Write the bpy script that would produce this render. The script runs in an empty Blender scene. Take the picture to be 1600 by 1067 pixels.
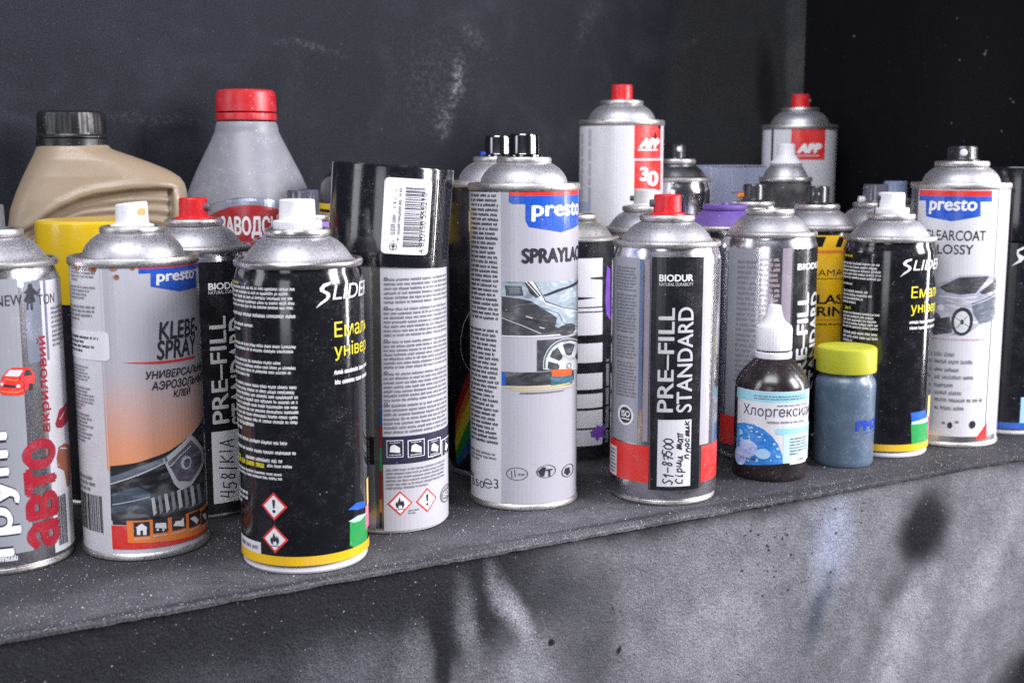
import bpy, math, random
from mathutils import Vector, Matrix

# ------------------------------------------------------------------ camera, world, lamps, exposure
SC = bpy.context.scene
COL = SC.collection
R_ = math.radians
MM = 0.001

cam = bpy.data.cameras.new('camera')
cam.sensor_width = 36.0
cam.lens = 43.09
cam.clip_start = 0.01
cam.clip_end = 50
cam.dof.use_dof = True
cam.dof.focus_distance = 0.70
cam.dof.aperture_fstop = 11.0
cam_o = bpy.data.objects.new('camera', cam)
cam_o.location = (0, 0, 0.20963)
cam_o.rotation_euler = (R_(90 - 8.691), 0, 0)
COL.objects.link(cam_o)
SC.camera = cam_o

world = bpy.data.worlds.new("World")
SC.world = world
world.use_nodes = True
bg = world.node_tree.nodes['Background']
bg.inputs[0].default_value = (0.50, 0.51, 0.64, 1)
bg.inputs[1].default_value = 0.09


def area(name, loc, target, sx, sy, power, color):
    l = bpy.data.lights.new(name, 'AREA')
    l.shape = 'RECTANGLE'
    l.size, l.size_y = sx, sy
    l.energy = power
    l.color = color
    o = bpy.data.objects.new(name, l)
    o.location = loc
    d = Vector(target) - Vector(loc)
    o.rotation_euler = d.to_track_quat('-Z', 'Y').to_euler()
    COL.objects.link(o)
    return o


area('window_light', (1.75, 0.22, 0.85), (0.0, 0.80, 0.10), 0.55, 1.1, 54, (1.0, 0.98, 1.0))
area('tall_window', (1.38, 0.93, 0.38), (0.0, 0.72, 0.10), 0.08, 1.0, 12.0, (1.0, 0.97, 1.0))
area('rear_window', (-0.75, -1.7, 0.45), (0.0, 0.75, 0.10), 0.75, 1.3, 9, (0.92, 0.945, 1.0))
area('ceiling_light', (-0.25, -0.35, 1.65), (0.05, 0.80, 0.0), 1.3, 0.7, 34, (0.92, 0.945, 1.0))
area('side_light', (-1.7, -0.1, 0.7), (0.0, 0.75, 0.10), 0.5, 1.0, 6, (0.92, 0.945, 1.0))

SC.view_settings.view_transform = 'Standard'
SC.view_settings.look = 'None'
SC.view_settings.exposure = 0.25
SC.cycles.use_denoising = False
SC.view_settings.gamma = 1.0

# ------------------------------------------------------------------ materials
MATS = {}


def nodes(name):
    m = bpy.data.materials.new(name)
    m.use_nodes = True
    nt = m.node_tree
    return m, nt, nt.nodes['Principled BSDF']


def N(nt, t, **kw):
    n = nt.nodes.new(t)
    for k, v in kw.items():
        if k.startswith('i_'):
            key = k[2:]
            key = int(key) if key.isdigit() else key.replace('_', ' ')
            n.inputs[key].default_value = v
        else:
            setattr(n, k, v)
    return n


def noise(nt, vec, scale, detail=4, rough=.55, dist=0):
    n = N(nt, 'ShaderNodeTexNoise')
    n.inputs['Scale'].default_value = scale
    n.inputs['Detail'].default_value = detail
    n.inputs['Roughness'].default_value = rough
    n.inputs['Distortion'].default_value = dist
    nt.links.new(vec, n.inputs['Vector'])
    return n.outputs['Fac']


def ramp(nt, fac, a, b, va=0.0, vb=1.0):
    n = N(nt, 'ShaderNodeMapRange')
    n.interpolation_type = 'SMOOTHSTEP'
    n.inputs['From Min'].default_value = a
    n.inputs['From Max'].default_value = b
    n.inputs['To Min'].default_value = va
    n.inputs['To Max'].default_value = vb
    nt.links.new(fac, n.inputs['Value'])
    return n.outputs['Result']


def mix(nt, fac, a, b):
    n = N(nt, 'ShaderNodeMix')
    n.data_type = 'RGBA'
    for sock, v in ((n.inputs[0], fac), (n.inputs[6], a), (n.inputs[7], b)):
        if hasattr(v, 'links') or isinstance(v, bpy.types.NodeSocket):
            nt.links.new(v, sock)
        elif isinstance(v, (int, float)):
            sock.default_value = v
        else:
            sock.default_value = (*v, 1)
    return n.outputs[2]


def math_(nt, op, a, b):
    n = N(nt, 'ShaderNodeMath')
    n.operation = op
    for i, v in enumerate((a, b)):
        if isinstance(v, (int, float)):
            n.inputs[i].default_value = v
        else:
            nt.links.new(v, n.inputs[i])
    return n.outputs[0]


def coords(nt):
    return N(nt, 'ShaderNodeTexCoord').outputs['Object']


def bump(nt, p, h, strength, dist=0.0005):
    b = N(nt, 'ShaderNodeBump')
    b.inputs['Strength'].default_value = strength
    b.inputs['Distance'].default_value = dist
    nt.links.new(h, b.inputs['Height'])
    nt.links.new(b.outputs[0], p.inputs['Normal'])


def metal(name, col=(.62, .60, .64), rough=.30, dust=.25, dustcol=(.34, .33, .36), grime=0.0, stretch=None):
    """bare tin or aluminium with settled dust and scuffs"""
    if name in MATS:
        return MATS[name]
    m, nt, p = nodes(name)
    v = coords(nt)
    a = noise(nt, v, 45, 3, .5)
    b = noise(nt, v, 1500, 3, .7)
    f = math_(nt, 'MULTIPLY', ramp(nt, b, .40, .72), ramp(nt, a, .30, .70, min(.85, dust * .5), min(1, dust)))
    c = mix(nt, f, col, dustcol)
    if grime:
        g = noise(nt, v, 420, 4, .7)
        c = mix(nt, ramp(nt, g, .56, .70, 0, grime), c, (.09, .08, .085))
    nt.links.new(c, p.inputs['Base Color'])
    nt.links.new(ramp(nt, f, 0, 1, 1.0, .35), p.inputs['Metallic'])
    nt.links.new(ramp(nt, f, 0, 1, rough, rough + .25), p.inputs['Roughness'])
    bump(nt, p, b, .06 + .05 * dust, .0002)
    MATS[name] = m
    return m


def plastic(name, col, rough=.4, dirt=.3, dirtcol=(.35, .33, .36), spec=.5, fine=900, bumpy=.05, coat=0, dirt2=None):
    if name in MATS:
        return MATS[name]
    m, nt, p = nodes(name)
    v = coords(nt)
    a = noise(nt, v, 120, 5, .6)
    b = noise(nt, v, fine, 3, .7)
    f = math_(nt, 'MULTIPLY', ramp(nt, a, .35, .75), ramp(nt, b, .40, .70))
    c = mix(nt, math_(nt, 'MULTIPLY', f, dirt), col, dirtcol)
    sp = noise(nt, v, 700, 1, .5)
    c = mix(nt, ramp(nt, sp, .74, .80, 0, min(1, dirt * 1.6)), c, dirt2 or (.6, .58, .62))
    nt.links.new(c, p.inputs['Base Color'])
    nt.links.new(ramp(nt, f, 0, 1, rough, min(1, rough + .3)), p.inputs['Roughness'])
    p.inputs['Specular IOR Level'].default_value = spec
    p.inputs['Coat Weight'].default_value = coat
    p.inputs['Coat Roughness'].default_value = .12
    bump(nt, p, b, bumpy, .0002)
    MATS[name] = m
    return m


INK = dict(paper=(.66, .655, .70), paper2=(.49, .485, .53), lilac=(.47, .46, .52), white=(.82, .82, .85), ink=(.035, .033, .045),
           black=(.010, .010, .014), blackink=(.007, .007, .011), red=(.72, .035, .03), blue=(.012, .09, .52), blue2=(.015, .11, .50),
           darkred=(.36, .012, .03), rust=(.30, .09, .04), darkrust=(.10, .035, .02), orange=(.75, .25, .03), orange2=(.85, .26, .06),
           orange3=(.83, .22, .04), orangered=(.75, .12, .03), grey=(.17, .165, .19), bluegrey=(.30, .33, .42), silver=(.55, .55, .58),
           silver2=(.25, .27, .30), silver3=(.60, .63, .66), slate=(.12, .14, .18), slate2=(.07, .09, .12), purplegrey=(.13, .11, .16),
           sticker=(.80, .79, .85), yellow=(.82, .72, .02), paleyellow=(.80, .62, .18), green=(.02, .30, .07), palegreen=(.42, .60, .52),
           pink=(.65, .12, .28), gold=(.80, .47, .008), redd=(.24, .012, .012), orgd=(.42, .13, .015), yeld=(.48, .42, .015), grnd=(.015, .19, .05), blud=(.012, .06, .24), photodark=(.028, .03, .036), silverpanel=(.50, .48, .54), satin=(.36, .37, .42), lime=(.35, .55, .08), metalgrey=(.30, .30, .32), darkmetal=(.13, .125, .12), navy=(.025, .026, .055),
           carblue=(.36, .43, .50), charcoal=(.06, .06, .07), teal=(.04, .14, .20), pinkgrey=(.45, .36, .40), greymetal=(.20, .20, .23),
           bluestripe=(.22, .30, .52), pinkstripe=(.58, .50, .60), carlilac=(.42, .42, .52), pinkred=(.62, .35, .40), bluepale=(.42, .48, .70),
           faint=(.40, .36, .50), amber=(.95, .55, .012), paleblue=(.38, .60, .82), aqua=(.30, .62, .72), aquapale=(.52, .72, .76),
           cellblue=(.02, .20, .62), lavblue=(.40, .45, .78), royal=(.02, .06, .45), purple=(.16, .06, .42), jugred=(.30, .016, .022), grape=(.1, .1, .1))
PHOTO_INK = {'carblue', 'carlilac', 'charcoal', 'slate', 'slate2', 'purplegrey', 'silver3', 'photodark', 'cellblue', 'lavblue', 'teal'}
METALLIC_INK = {'metalgrey', 'darkmetal', 'bluestripe', 'pinkstripe', 'bluegrey', 'silverpanel', 'satin'}


def ink(name):
    key = 'ink_' + name
    if key in MATS:
        return MATS[key]
    if name == 'orangefade':
        # the printed picture runs from lilac to orange down the label
        m, nt, p = nodes(key)
        v = coords(nt)
        s = N(nt, 'ShaderNodeSeparateXYZ')
        nt.links.new(v, s.inputs[0])
        w = noise(nt, v, 60, 3)
        st = N(nt, 'ShaderNodeMapping')
        st.inputs['Rotation'].default_value = (0, .55, 0)
        st.inputs['Scale'].default_value = (.6, .6, 5)
        nt.links.new(v, st.inputs['Vector'])
        w2 = noise(nt, st.outputs[0], 130, 3, .6)
        zz = math_(nt, 'ADD', s.outputs['Z'], math_(nt, 'ADD', math_(nt, 'MULTIPLY', w, .012), math_(nt, 'MULTIPLY', w2, .022)))
        c = mix(nt, ramp(nt, zz, .056, .128), (.84, .30, .11), (.475, .46, .52))
        b = noise(nt, v, 900, 3, .7)
        c = mix(nt, ramp(nt, b, .45, .75, 0, .3), c, (.40, .38, .42))
        nt.links.new(c, p.inputs['Base Color'])
        p.inputs['Roughness'].default_value = .35
        MATS[key] = m
        return m
    col = INK[name]
    lum = sum(col) / 3
    m, nt, p = nodes(key)
    v = coords(nt)
    a = noise(nt, v, 90, 5, .65)
    b = noise(nt, v, 1300, 3, .75)
    f = math_(nt, 'MULTIPLY', ramp(nt, a, .38, .72), ramp(nt, b, .40, .72))
    dc = (.16, .155, .18) if lum < .1 else (.36, .34, .38)
    c = mix(nt, math_(nt, 'MULTIPLY', f, .22 if lum < .1 else .40), col, dc)
    sp = noise(nt, v, 520, 1.5, .6)
    c = mix(nt, ramp(nt, sp, .735, .775, 0, .75 if lum < .3 else .35), c, (.55, .54, .58) if lum < .3 else (.12, .11, .12))
    nt.links.new(c, p.inputs['Base Color'])
    nt.links.new(ramp(nt, f, 0, 1, .26, .6), p.inputs['Roughness'])
    if name in PHOTO_INK:     # tones of a printed photograph: soft reflections along the bodywork
        w = N(nt, 'ShaderNodeMapping')
        w.inputs['Scale'].default_value = (1, 1, 2.6)
        w.inputs['Rotation'].default_value = (0, .5, 0)
        nt.links.new(v, w.inputs['Vector'])
        q = noise(nt, w.outputs[0], 75, 3, .5, 1.0)
        hi = tuple(min(.8, k_ * 1.5 + .10) for k_ in col)
        c = mix(nt, ramp(nt, q, .48, .72, 0, .8), c, hi)
        c = mix(nt, ramp(nt, q, .46, .30, 0, .7), c, tuple(k_ * .35 for k_ in col))
        nt.links.new(c, p.inputs['Base Color'])
    if name in METALLIC_INK:
        p.inputs['Metallic'].default_value = .2 if name in ('satin', 'silverpanel') else .55
    bump(nt, p, b, .05, .0002)
    MATS[key] = m
    return m


# ------------------------------------------------------------------ object helpers
def link_mesh(name, verts, faces, mats, parent=None, idx=None, smooth=True, sharp=32):
    me = bpy.data.meshes.new(name)
    me.from_pydata(verts, [], faces)
    for mt in (mats if isinstance(mats, (list, tuple)) else [mats]):
        me.materials.append(mt)
    if idx:
        me.polygons.foreach_set('material_index', idx)
    if smooth:
        me.polygons.foreach_set('use_smooth', [True] * len(me.polygons))
        me.update()
        if sharp:
            me.set_sharp_from_angle(angle=R_(sharp))
    me.update()
    o = bpy.data.objects.new(name, me)
    COL.objects.link(o)
    if parent:
        o.parent = parent
    return o


def thing(name, label, cat, loc=(0, 0, 0), rz=0, group=None):
    o = bpy.data.objects.new(name, None)
    o.empty_display_size = .01
    COL.objects.link(o)
    o.location = loc
    o.rotation_euler = (0, 0, rz)
    o['label'] = label
    o['category'] = cat
    if group:
        o['group'] = group
    return o


def lathe(name, prof, mt, parent, seg=80, ribs=None, cx=0, cy=0, sharp=32):
    """prof: (r, z) in mm from bottom to top; ribs = (count, depth, zlo, zhi)"""
    vs, fs, rings = [], [], []
    for (r, z) in prof:
        if r < 1e-6:
            rings.append([len(vs)])
            vs.append((cx * MM, cy * MM, z * MM))
            continue
        ring = []
        for k in range(seg):
            t = 2 * math.pi * k / seg
            rr = r
            if ribs and ribs[2] <= z <= ribs[3]:
                rr = r - ribs[1] * (1 if (k * ribs[0] * 2 // seg) % 2 else 0)
            ring.append(len(vs))
            vs.append(((cx + rr * math.sin(t)) * MM, (cy - rr * math.cos(t)) * MM, z * MM))
        rings.append(ring)
    for a, b in zip(rings, rings[1:]):
        if len(a) == 1 and len(b) == 1:
            continue
        for k in range(seg):
            k2 = (k + 1) % seg
            if len(a) == 1:
                fs.append((a[0], b[k2], b[k]))
            elif len(b) == 1:
                fs.append((a[k], a[k2], b[0]))
            else:
                fs.append((a[k], a[k2], b[k2], b[k]))
    return link_mesh(name, vs, fs, mt, parent, sharp=sharp)


def arc(cx, cz, r, a0, a1, n):
    return [(cx + r * math.cos(R_(a0 + (a1 - a0) * i / n)), cz + r * math.sin(R_(a0 + (a1 - a0) * i / n))) for i in range(n + 1)]


# ------------------------------------------------------------------ flat print wrapped on a surface
TEXT_CACHE = {}


def text_tris(s, bold, shear):
    """glyph outlines filled one contour at a time (with their holes), scaled to the unit box; bold = stroke added by shifted copies"""
    key = (s, bold, shear)
    if key in TEXT_CACHE:
        return TEXT_CACHE[key]
    from mathutils.geometry import tessellate_polygon, interpolate_bezier
    c = bpy.data.curves.new('lettering_tmp', 'FONT')
    c.body = s
    c.shear = shear
    o = bpy.data.objects.new('lettering_tmp', c)
    COL.objects.link(o)
    dg = bpy.context.evaluated_depsgraph_get()
    cu = o.evaluated_get(dg).to_curve(dg)
    loops = []
    for sp in cu.splines:
        pts = []
        bp = sp.bezier_points
        for i in range(len(bp)):
            p, q = bp[i], bp[(i + 1) % len(bp)]
            straight = (p.handle_right - p.co).cross(q.co - p.co).length < 1e-6 and (q.handle_left - q.co).cross(p.co - q.co).length < 1e-6
            seg = [p.co] if straight else interpolate_bezier(p.co, p.handle_right, q.handle_left, q.co, 5)[:-1]
            for v in seg:
                if not pts or (pts[-1] - Vector((v[0], v[1], 0))).length > 1e-5:
                    pts.append(Vector((v[0], v[1], 0)))
        if len(pts) > 2:
            ar = sum(pts[i].x * pts[(i + 1) % len(pts)].y - pts[(i + 1) % len(pts)].x * pts[i].y for i in range(len(pts))) / 2
            loops.append((ar, pts))
    o.evaluated_get(dg).to_curve_clear()
    bpy.data.objects.remove(o)
    bpy.data.curves.remove(c)

    def inside(p, poly):
        r = False
        for i in range(len(poly)):
            a_, b_ = poly[i], poly[i - 1]
            if (a_.y > p.y) != (b_.y > p.y) and p.x < (b_.x - a_.x) * (p.y - a_.y) / (b_.y - a_.y) + a_.x:
                r = not r
        return r
    sgn = 1 if max(loops, key=lambda l: abs(l[0]))[0] > 0 else -1
    tr = []
    outers = [l for l in loops if l[0] * sgn > 0]
    for k, (ar, pts) in enumerate(outers):
        polys = [pts] + [h for (ah, h) in loops if ah * sgn < 0 and inside(h[0], pts) and abs(ah) < abs(ar)]
        flat = [v for p in polys for v in p]
        for t in tessellate_polygon(polys):
            tr.append((k % 3, tuple((flat[i].x, flat[i].y) for i in t)))
    if bold > 0:
        base_tr = tr
        tr = []
        for j, (dx, dy) in enumerate(((0, 0), (-bold, 0), (bold, 0), (0, bold * .7), (0, -bold * .7))):
            tr += [(kk + 3 * j, tuple((p[0] + dx, p[1] + dy) for p in t)) for kk, t in base_tr]
    xs = [p[0] for _, t in tr for p in t]
    ys = [p[1] for _, t in tr for p in t]
    x0, x1, y0, y1 = min(xs), max(xs), min(ys), max(ys)
    tr = [(k, tuple(((p[0] - x0) / (x1 - x0), (p[1] - y0) / max(1e-6, y1 - y0)) for p in t)) for k, t in tr]
    TEXT_CACHE[key] = tr
    return tr


def poly_tris(pts):
    from mathutils.geometry import tessellate_polygon
    t = tessellate_polygon([[Vector((p[0], p[1], 0)) for p in pts]])
    return [tuple(pts[i] for i in tri) for tri in t]


def rect_tris(u0, v0, u1, v1):
    return [((u0, v0), (u1, v0), (u1, v1)), ((u0, v0), (u1, v1), (u0, v1))]


def ell_tris(u0, v0, u1, v1, ring, n=28):
    cu, cv, ru, rv = (u0 + u1) / 2, (v0 + v1) / 2, (u1 - u0) / 2, (v1 - v0) / 2
    P = [(math.cos(2 * math.pi * i / n), math.sin(2 * math.pi * i / n)) for i in range(n)]
    out = []
    for i in range(n):
        a, b = P[i], P[(i + 1) % n]
        A, B = (cu + a[0] * ru, cv + a[1] * rv), (cu + b[0] * ru, cv + b[1] * rv)
        if ring:
            k = 1 - ring
            A2, B2 = (cu + a[0] * ru * k, cv + a[1] * rv * k), (cu + b[0] * ru * k, cv + b[1] * rv * k)
            out += [(A, B, B2), (A, B2, A2)]
        else:
            out.append(((cu, cv), A, B))
    return out


def line_tris(pts, w):
    out = []
    for (a, b) in zip(pts, pts[1:]):
        dx, dy = b[0] - a[0], b[1] - a[1]
        L = math.hypot(dx, dy) or 1e-6
        ex, ey = dx / L * w * .35, dy / L * w * .35
        nx, ny = -dy / L * w / 2, dx / L * w / 2
        q = [(a[0] - ex + nx, a[1] - ey + ny), (a[0] - ex - nx, a[1] - ey - ny), (b[0] + ex - nx, b[1] + ey - ny), (b[0] + ex + nx, b[1] + ey + ny)]
        out += [(q[0], q[1], q[2]), (q[0], q[2], q[3])]
    return out


def fine_tris(u0, v0, u1, v1, n, seed, rag, rot):
    """lines of print too small to read: words of stems and bars at letter scale"""
    rnd = random.Random(seed * 7919 + int(u0 * 13) + int(v1 * 7))
    if rot:
        a0, a1, b0, b1 = v0, v1, u0, u1
    else:
        a0, a1, b0, b1 = u0, u1, v0, v1
    pitch = (b1 - b0) / n
    xh = min(pitch * .54, 3.0)
    cw = xh * .66
    out = []

    def q(x, y, w, hh):
        if rot:
            out.extend(rect_tris(b1 - (y - b0) - hh, x, b1 - (y - b0), x + w))
        else:
            out.extend(rect_tris(x, y, x + w, y + hh))
    for i in range(n):
        y = b1 - (i + 1) * pitch + pitch * .2
        x = a0
        end = a1 - (rnd.random() ** 2.5) * rag * (a1 - a0)
        if rag > .12 and i == n - 1:
            end = a0 + (a1 - a0) * rnd.uniform(.3, .7)
        while x < end - cw:
            for _ in range(rnd.choice((2, 3, 4, 5, 5, 6, 7, 8, 9, 10))):
                if x > end - cw * .4:
                    break
                w = cw * rnd.uniform(.85, 1.05)
                st = w * .27
                k = rnd.random()
                q(x, y - (xh * .28 if k > .95 else 0), st, xh * (1.32 if rnd.random() < .12 else 1.0))
                q(x + w * .58, y, st, xh * (1.3 if rnd.random() < .06 else 1.0))
                q(x, y + (xh * .79 if k < .5 else 0), w * .82, xh * .21)
                if k < .4 or k > .8:
                    q(x, y + xh * .4, w * .8, xh * .2)
                x += w
            x += cw * .8
    return out


def barcode_tris(u0, v0, u1, v1, n, seed, rot):
    rnd = random.Random(seed)
    out = []
    a0, a1 = (u0, u1) if rot else (v0, v1)
    m = (a1 - a0) / (n * 2)
    x = a0
    while x < a1 - m * .5:
        w = m * rnd.choice((.6, .6, 1.2, 1.8))
        if rot:
            out += rect_tris(x, v0 if rnd.random() > .1 else v0 - 1, min(x + w, a1), v1)
        else:
            out += rect_tris(u0, x, u1, min(x + w, a1))
        x += w + m * rnd.choice((.6, .6, 1.2, 1.5))
    return out


FLAME = [(-.1, -.42), (-.3, -.3), (-.36, -.05), (-.27, .18), (-.2, .02), (-.12, .3), (-.02, .52), (.0, .3), (.08, .1), (.13, .3), (.2, .12), (.26, .22),
         (.33, -.08), (.28, -.3), (.12, -.42), (.16, -.25), (.06, -.1), (.0, -.22), (-.08, -.1), (-.14, -.28)]
STROKES = {
    '0': [[(.5, 1), (.15, .75), (.15, .25), (.5, 0), (.85, .25), (.85, .75), (.5, 1)]],
    '1': [[(.25, .7), (.6, 1), (.5, 0)]],
    '4': [[(.25, 1), (.1, .45), (.8, .5)], [(.75, 1), (.65, 0)]],
    '5': [[(.85, .95), (.3, 1), (.22, .55), (.65, .6), (.8, .3), (.5, 0), (.12, .1)]],
    '7': [[(.1, .9), (.85, 1), (.45, 0)], [(.25, .5), (.8, .55)]],
    '8': [[(.75, .9), (.4, 1), (.25, .75), (.7, .35), (.6, .05), (.3, .05), (.25, .35), (.75, .75), (.75, .9)]],
    'S': [[(.85, .9), (.5, 1), (.2, .8), (.5, .55), (.8, .3), (.5, 0), (.1, .1)]],
    '-': [[(.1, .5), (.9, .55)]], '|': [[(.55, 1.15), (.45, -.15)]], ' ': [],
    'K': [[(.2, 1), (.15, 0)], [(.85, .95), (.2, .5), (.8, .05)]],
    'I': [[(.45, .95), (.5, 0)]], 'A': [[(.05, 0), (.5, 1), (.9, 0)], [(.2, .35), (.8, .4)]],
    'C': [[(.85, .85), (.5, 1), (.15, .6), (.3, .1), (.8, .1)]],
    'i': [[(.4, .6), (.45, .05), (.7, .1)], [(.45, .85), (.5, .9)]],
    'p': [[(.2, .6), (.25, -.4)], [(.2, .5), (.6, .65), (.8, .3), (.5, .02), (.25, .1)]],
    'u': [[(.1, .6), (.15, .1), (.45, .05), (.7, .6), (.75, .05), (.95, .1)]],
    'm': [[(.05, 0), (.2, .6), (.3, .05), (.5, .6), (.6, .05), (.8, .6), (.9, 0)]],
    'a': [[(.75, .5), (.4, .65), (.15, .3), (.4, .02), (.7, .3), (.75, .6), (.8, .02)]],
    't': [[(.1, .6), (.9, .65)], [(.4, .62), (.35, 0)], [(.75, .62), (.7, 0)]],
    'n': [[(.1, 0), (.2, .6), (.25, .4), (.6, .62), (.75, .4), (.75, 0)]],
    'c': [[(.8, .5), (.45, .65), (.2, .3), (.4, .02), (.8, .1)]],
    'k': [[(.2, .65), (.2, 0)], [(.8, .6), (.25, .3), (.8, .02)]],
}


def hand_tris(s, u0, v0, u1, v1, rot, w):
    rnd = random.Random(len(s) * 31 + 5)
    out = []
    cw = 1.0 / len(s)
    for i, ch in enumerate(s):
        dy, dx = rnd.uniform(-.14, .14), rnd.uniform(-.12, .12)
        for st in STROKES.get(ch, []):
            pts = []
            for (a, b) in st:
                a = (i + .04 + (a + dx + .22 * (b - .5)) * 1.02) * cw
                b = b + dy + rnd.uniform(-.03, .03)
                pts.append((u1 - b * (u1 - u0), v0 + a * (v1 - v0)) if rot else (u0 + a * (u1 - u0), v0 + b * (v1 - v0)))
            out += line_tris(pts, w)
    return out


def split_u(tris, step=2.6):
    """cut triangles along lines of constant u so that they follow the curve"""
    out = []
    for t in tris:
        lo, hi = min(p[0] for p in t), max(p[0] for p in t)
        if hi - lo <= step:
            out.append(t)
            continue
        k = math.floor(lo / step)
        poly = list(t)
        while k * step < hi:
            a, b = k * step, (k + 1) * step
            k += 1

            def clip(pl, lim, sgn):
                r = []
                for i in range(len(pl)):
                    p, q = pl[i], pl[(i + 1) % len(pl)]
                    ip, iq = (p[0] - lim) * sgn >= 0, (q[0] - lim) * sgn >= 0
                    if ip:
                        r.append(p)
                    if ip != iq:
                        f = (lim - p[0]) / (q[0] - p[0])
                        r.append((lim, p[1] + f * (q[1] - p[1])))
                return r
            pl = clip(clip(poly, a, 1), b, -1)
            for i in range(1, len(pl) - 1):
                out.append((pl[0], pl[i], pl[i + 1]))
    return out


def cyl_map(r):
    def f(u, v, off):
        return ((r + off) * math.sin(u / r) * MM, -(r + off) * math.cos(u / r) * MM, v * MM)
    return f


def item_tris(it):
    """returns [(colour, layer, tris)]"""
    part, layer, kind, col = it[:4]
    a = it[4:]
    if kind == 'R':
        u0, v0, u1, v1, rad = a
        if rad:
            pts = []
            for (cu, cv, s) in ((u1 - rad, v1 - rad, 0), (u0 + rad, v1 - rad, 90), (u0 + rad, v0 + rad, 180), (u1 - rad, v0 + rad, 270)):
                pts += [(cu + rad * math.cos(R_(s + k * 22.5)), cv + rad * math.sin(R_(s + k * 22.5))) for k in range(5)]
            return [(col, layer, poly_tris(pts))]
        return [(col, layer, rect_tris(u0, v0, u1, v1))]
    if kind == 'G':
        return [(col, layer, rect_tris(*a))]
    if kind == 'P':
        return [(col, layer, poly_tris(a[0]))]
    if kind == 'T':
        s, u0, v0, u1, v1, rot, bold, shear = a
        by = {}
        for k, t in text_tris(s, bold, shear):
            by.setdefault(k, []).append(t)
        if rot:
            return [(col, layer + .05 * k, [tuple((u1 - p[1] * (u1 - u0), v0 + p[0] * (v1 - v0)) for p in t) for t in tr]) for k, tr in by.items()]
        return [(col, layer + .05 * k, [tuple((u0 + p[0] * (u1 - u0), v0 + p[1] * (v1 - v0)) for p in t) for t in tr]) for k, tr in by.items()]
    if kind == 'F':
        return [(col, layer, fine_tris(*a))]
    if kind == 'B':
        return [(col, layer, barcode_tris(*a))]
    if kind == 'E':
        return [(col, layer, ell_tris(*a))]
    if kind == 'L':
        return [(col, layer, line_tris(*a))]
    if kind == 'H':
        return [(col, layer, hand_tris(*a))]
    if kind == 'D':
        u0, v0, u1, v1, sym, bw = a
        cu, cv, ru, rv = (u0 + u1) / 2, (v0 + v1) / 2, (u1 - u0) / 2, (v1 - v0) / 2
        dia = lambda k: [(cu + ru * k, cv), (cu, cv + rv * k), (cu - ru * k, cv), (cu, cv - rv * k)]
        res = [('red', layer, poly_tris(dia(1))), ('white', layer + 1, poly_tris(dia(1 - bw * 1.7)))]
        if sym == '!':
            s = [(cu - .12 * ru, cv + .48 * rv), (cu + .12 * ru, cv + .48 * rv), (cu + .07 * ru, cv - .12 * rv), (cu - .07 * ru, cv - .12 * rv)]
            res += [('ink', layer + 2, poly_tris(s)), ('ink', layer + 2, ell_tris(cu - .12 * ru, cv - .45 * rv, cu + .12 * ru, cv - .22 * rv, 0))]
        else:
            res += [('ink', layer + 2, poly_tris([(cu + x * ru, cv + y * rv) for x, y in FLAME])), ('ink', layer + 2, rect_tris(cu - .35 * ru, cv - .52 * rv, cu + .35 * ru, cv - .46 * rv))]
        return res
    if kind == 'RING':
        return [(col, layer, None, a)]
    return []


def decals(key, parent, fmap, r=33):
    groups = {}
    for number, it in enumerate(LABELS.get(key, [])):
        part = it[0]
        # one hazard diamond, one icon panel, one sticker ... per part; print of a kind on a thing is one part
        for res in item_tris(it):
            res = (res[0], res[1] + .03 * number, *res[2:])    # every print lies a hair above the one before
            if res[2] is None:
                v0, v1 = res[3]
                n = 80
                tris = []
                for k in range(n):
                    ua, ub = (k / n - .5) * 2 * math.pi * r, ((k + 1) / n - .5) * 2 * math.pi * r
                    tris += rect_tris(ua, v0, ub, v1)
                groups.setdefault('colour_band', []).append((res[0], res[1], tris))
            else:
                k = part
                if it[2] == 'D':
                    k = part + '#' + str(id(it))
                groups.setdefault(k, []).append(res)
    made = {}
    for part, lst in groups.items():
        verts, faces, idx, cols = [], [], [], []
        for (col, layer, tris) in lst:
            if col not in cols:
                cols.append(col)
            ci = cols.index(col)
            off = .05 + .07 * layer
            for t in split_u(tris):
                b = len(verts)
                ar = (t[1][0] - t[0][0]) * (t[2][1] - t[0][1]) - (t[2][0] - t[0][0]) * (t[1][1] - t[0][1])
                if abs(ar) < 1e-7:
                    continue
                if ar < 0:
                    t = (t[0], t[2], t[1])
                verts += [fmap(p[0], p[1], off) for p in t]
                faces.append((b, b + 1, b + 2))
                idx.append(ci)
        made[part] = link_mesh(part.split('#')[0], verts, faces, [ink(c) for c in cols], parent, idx, smooth=False)
    return made


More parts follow.
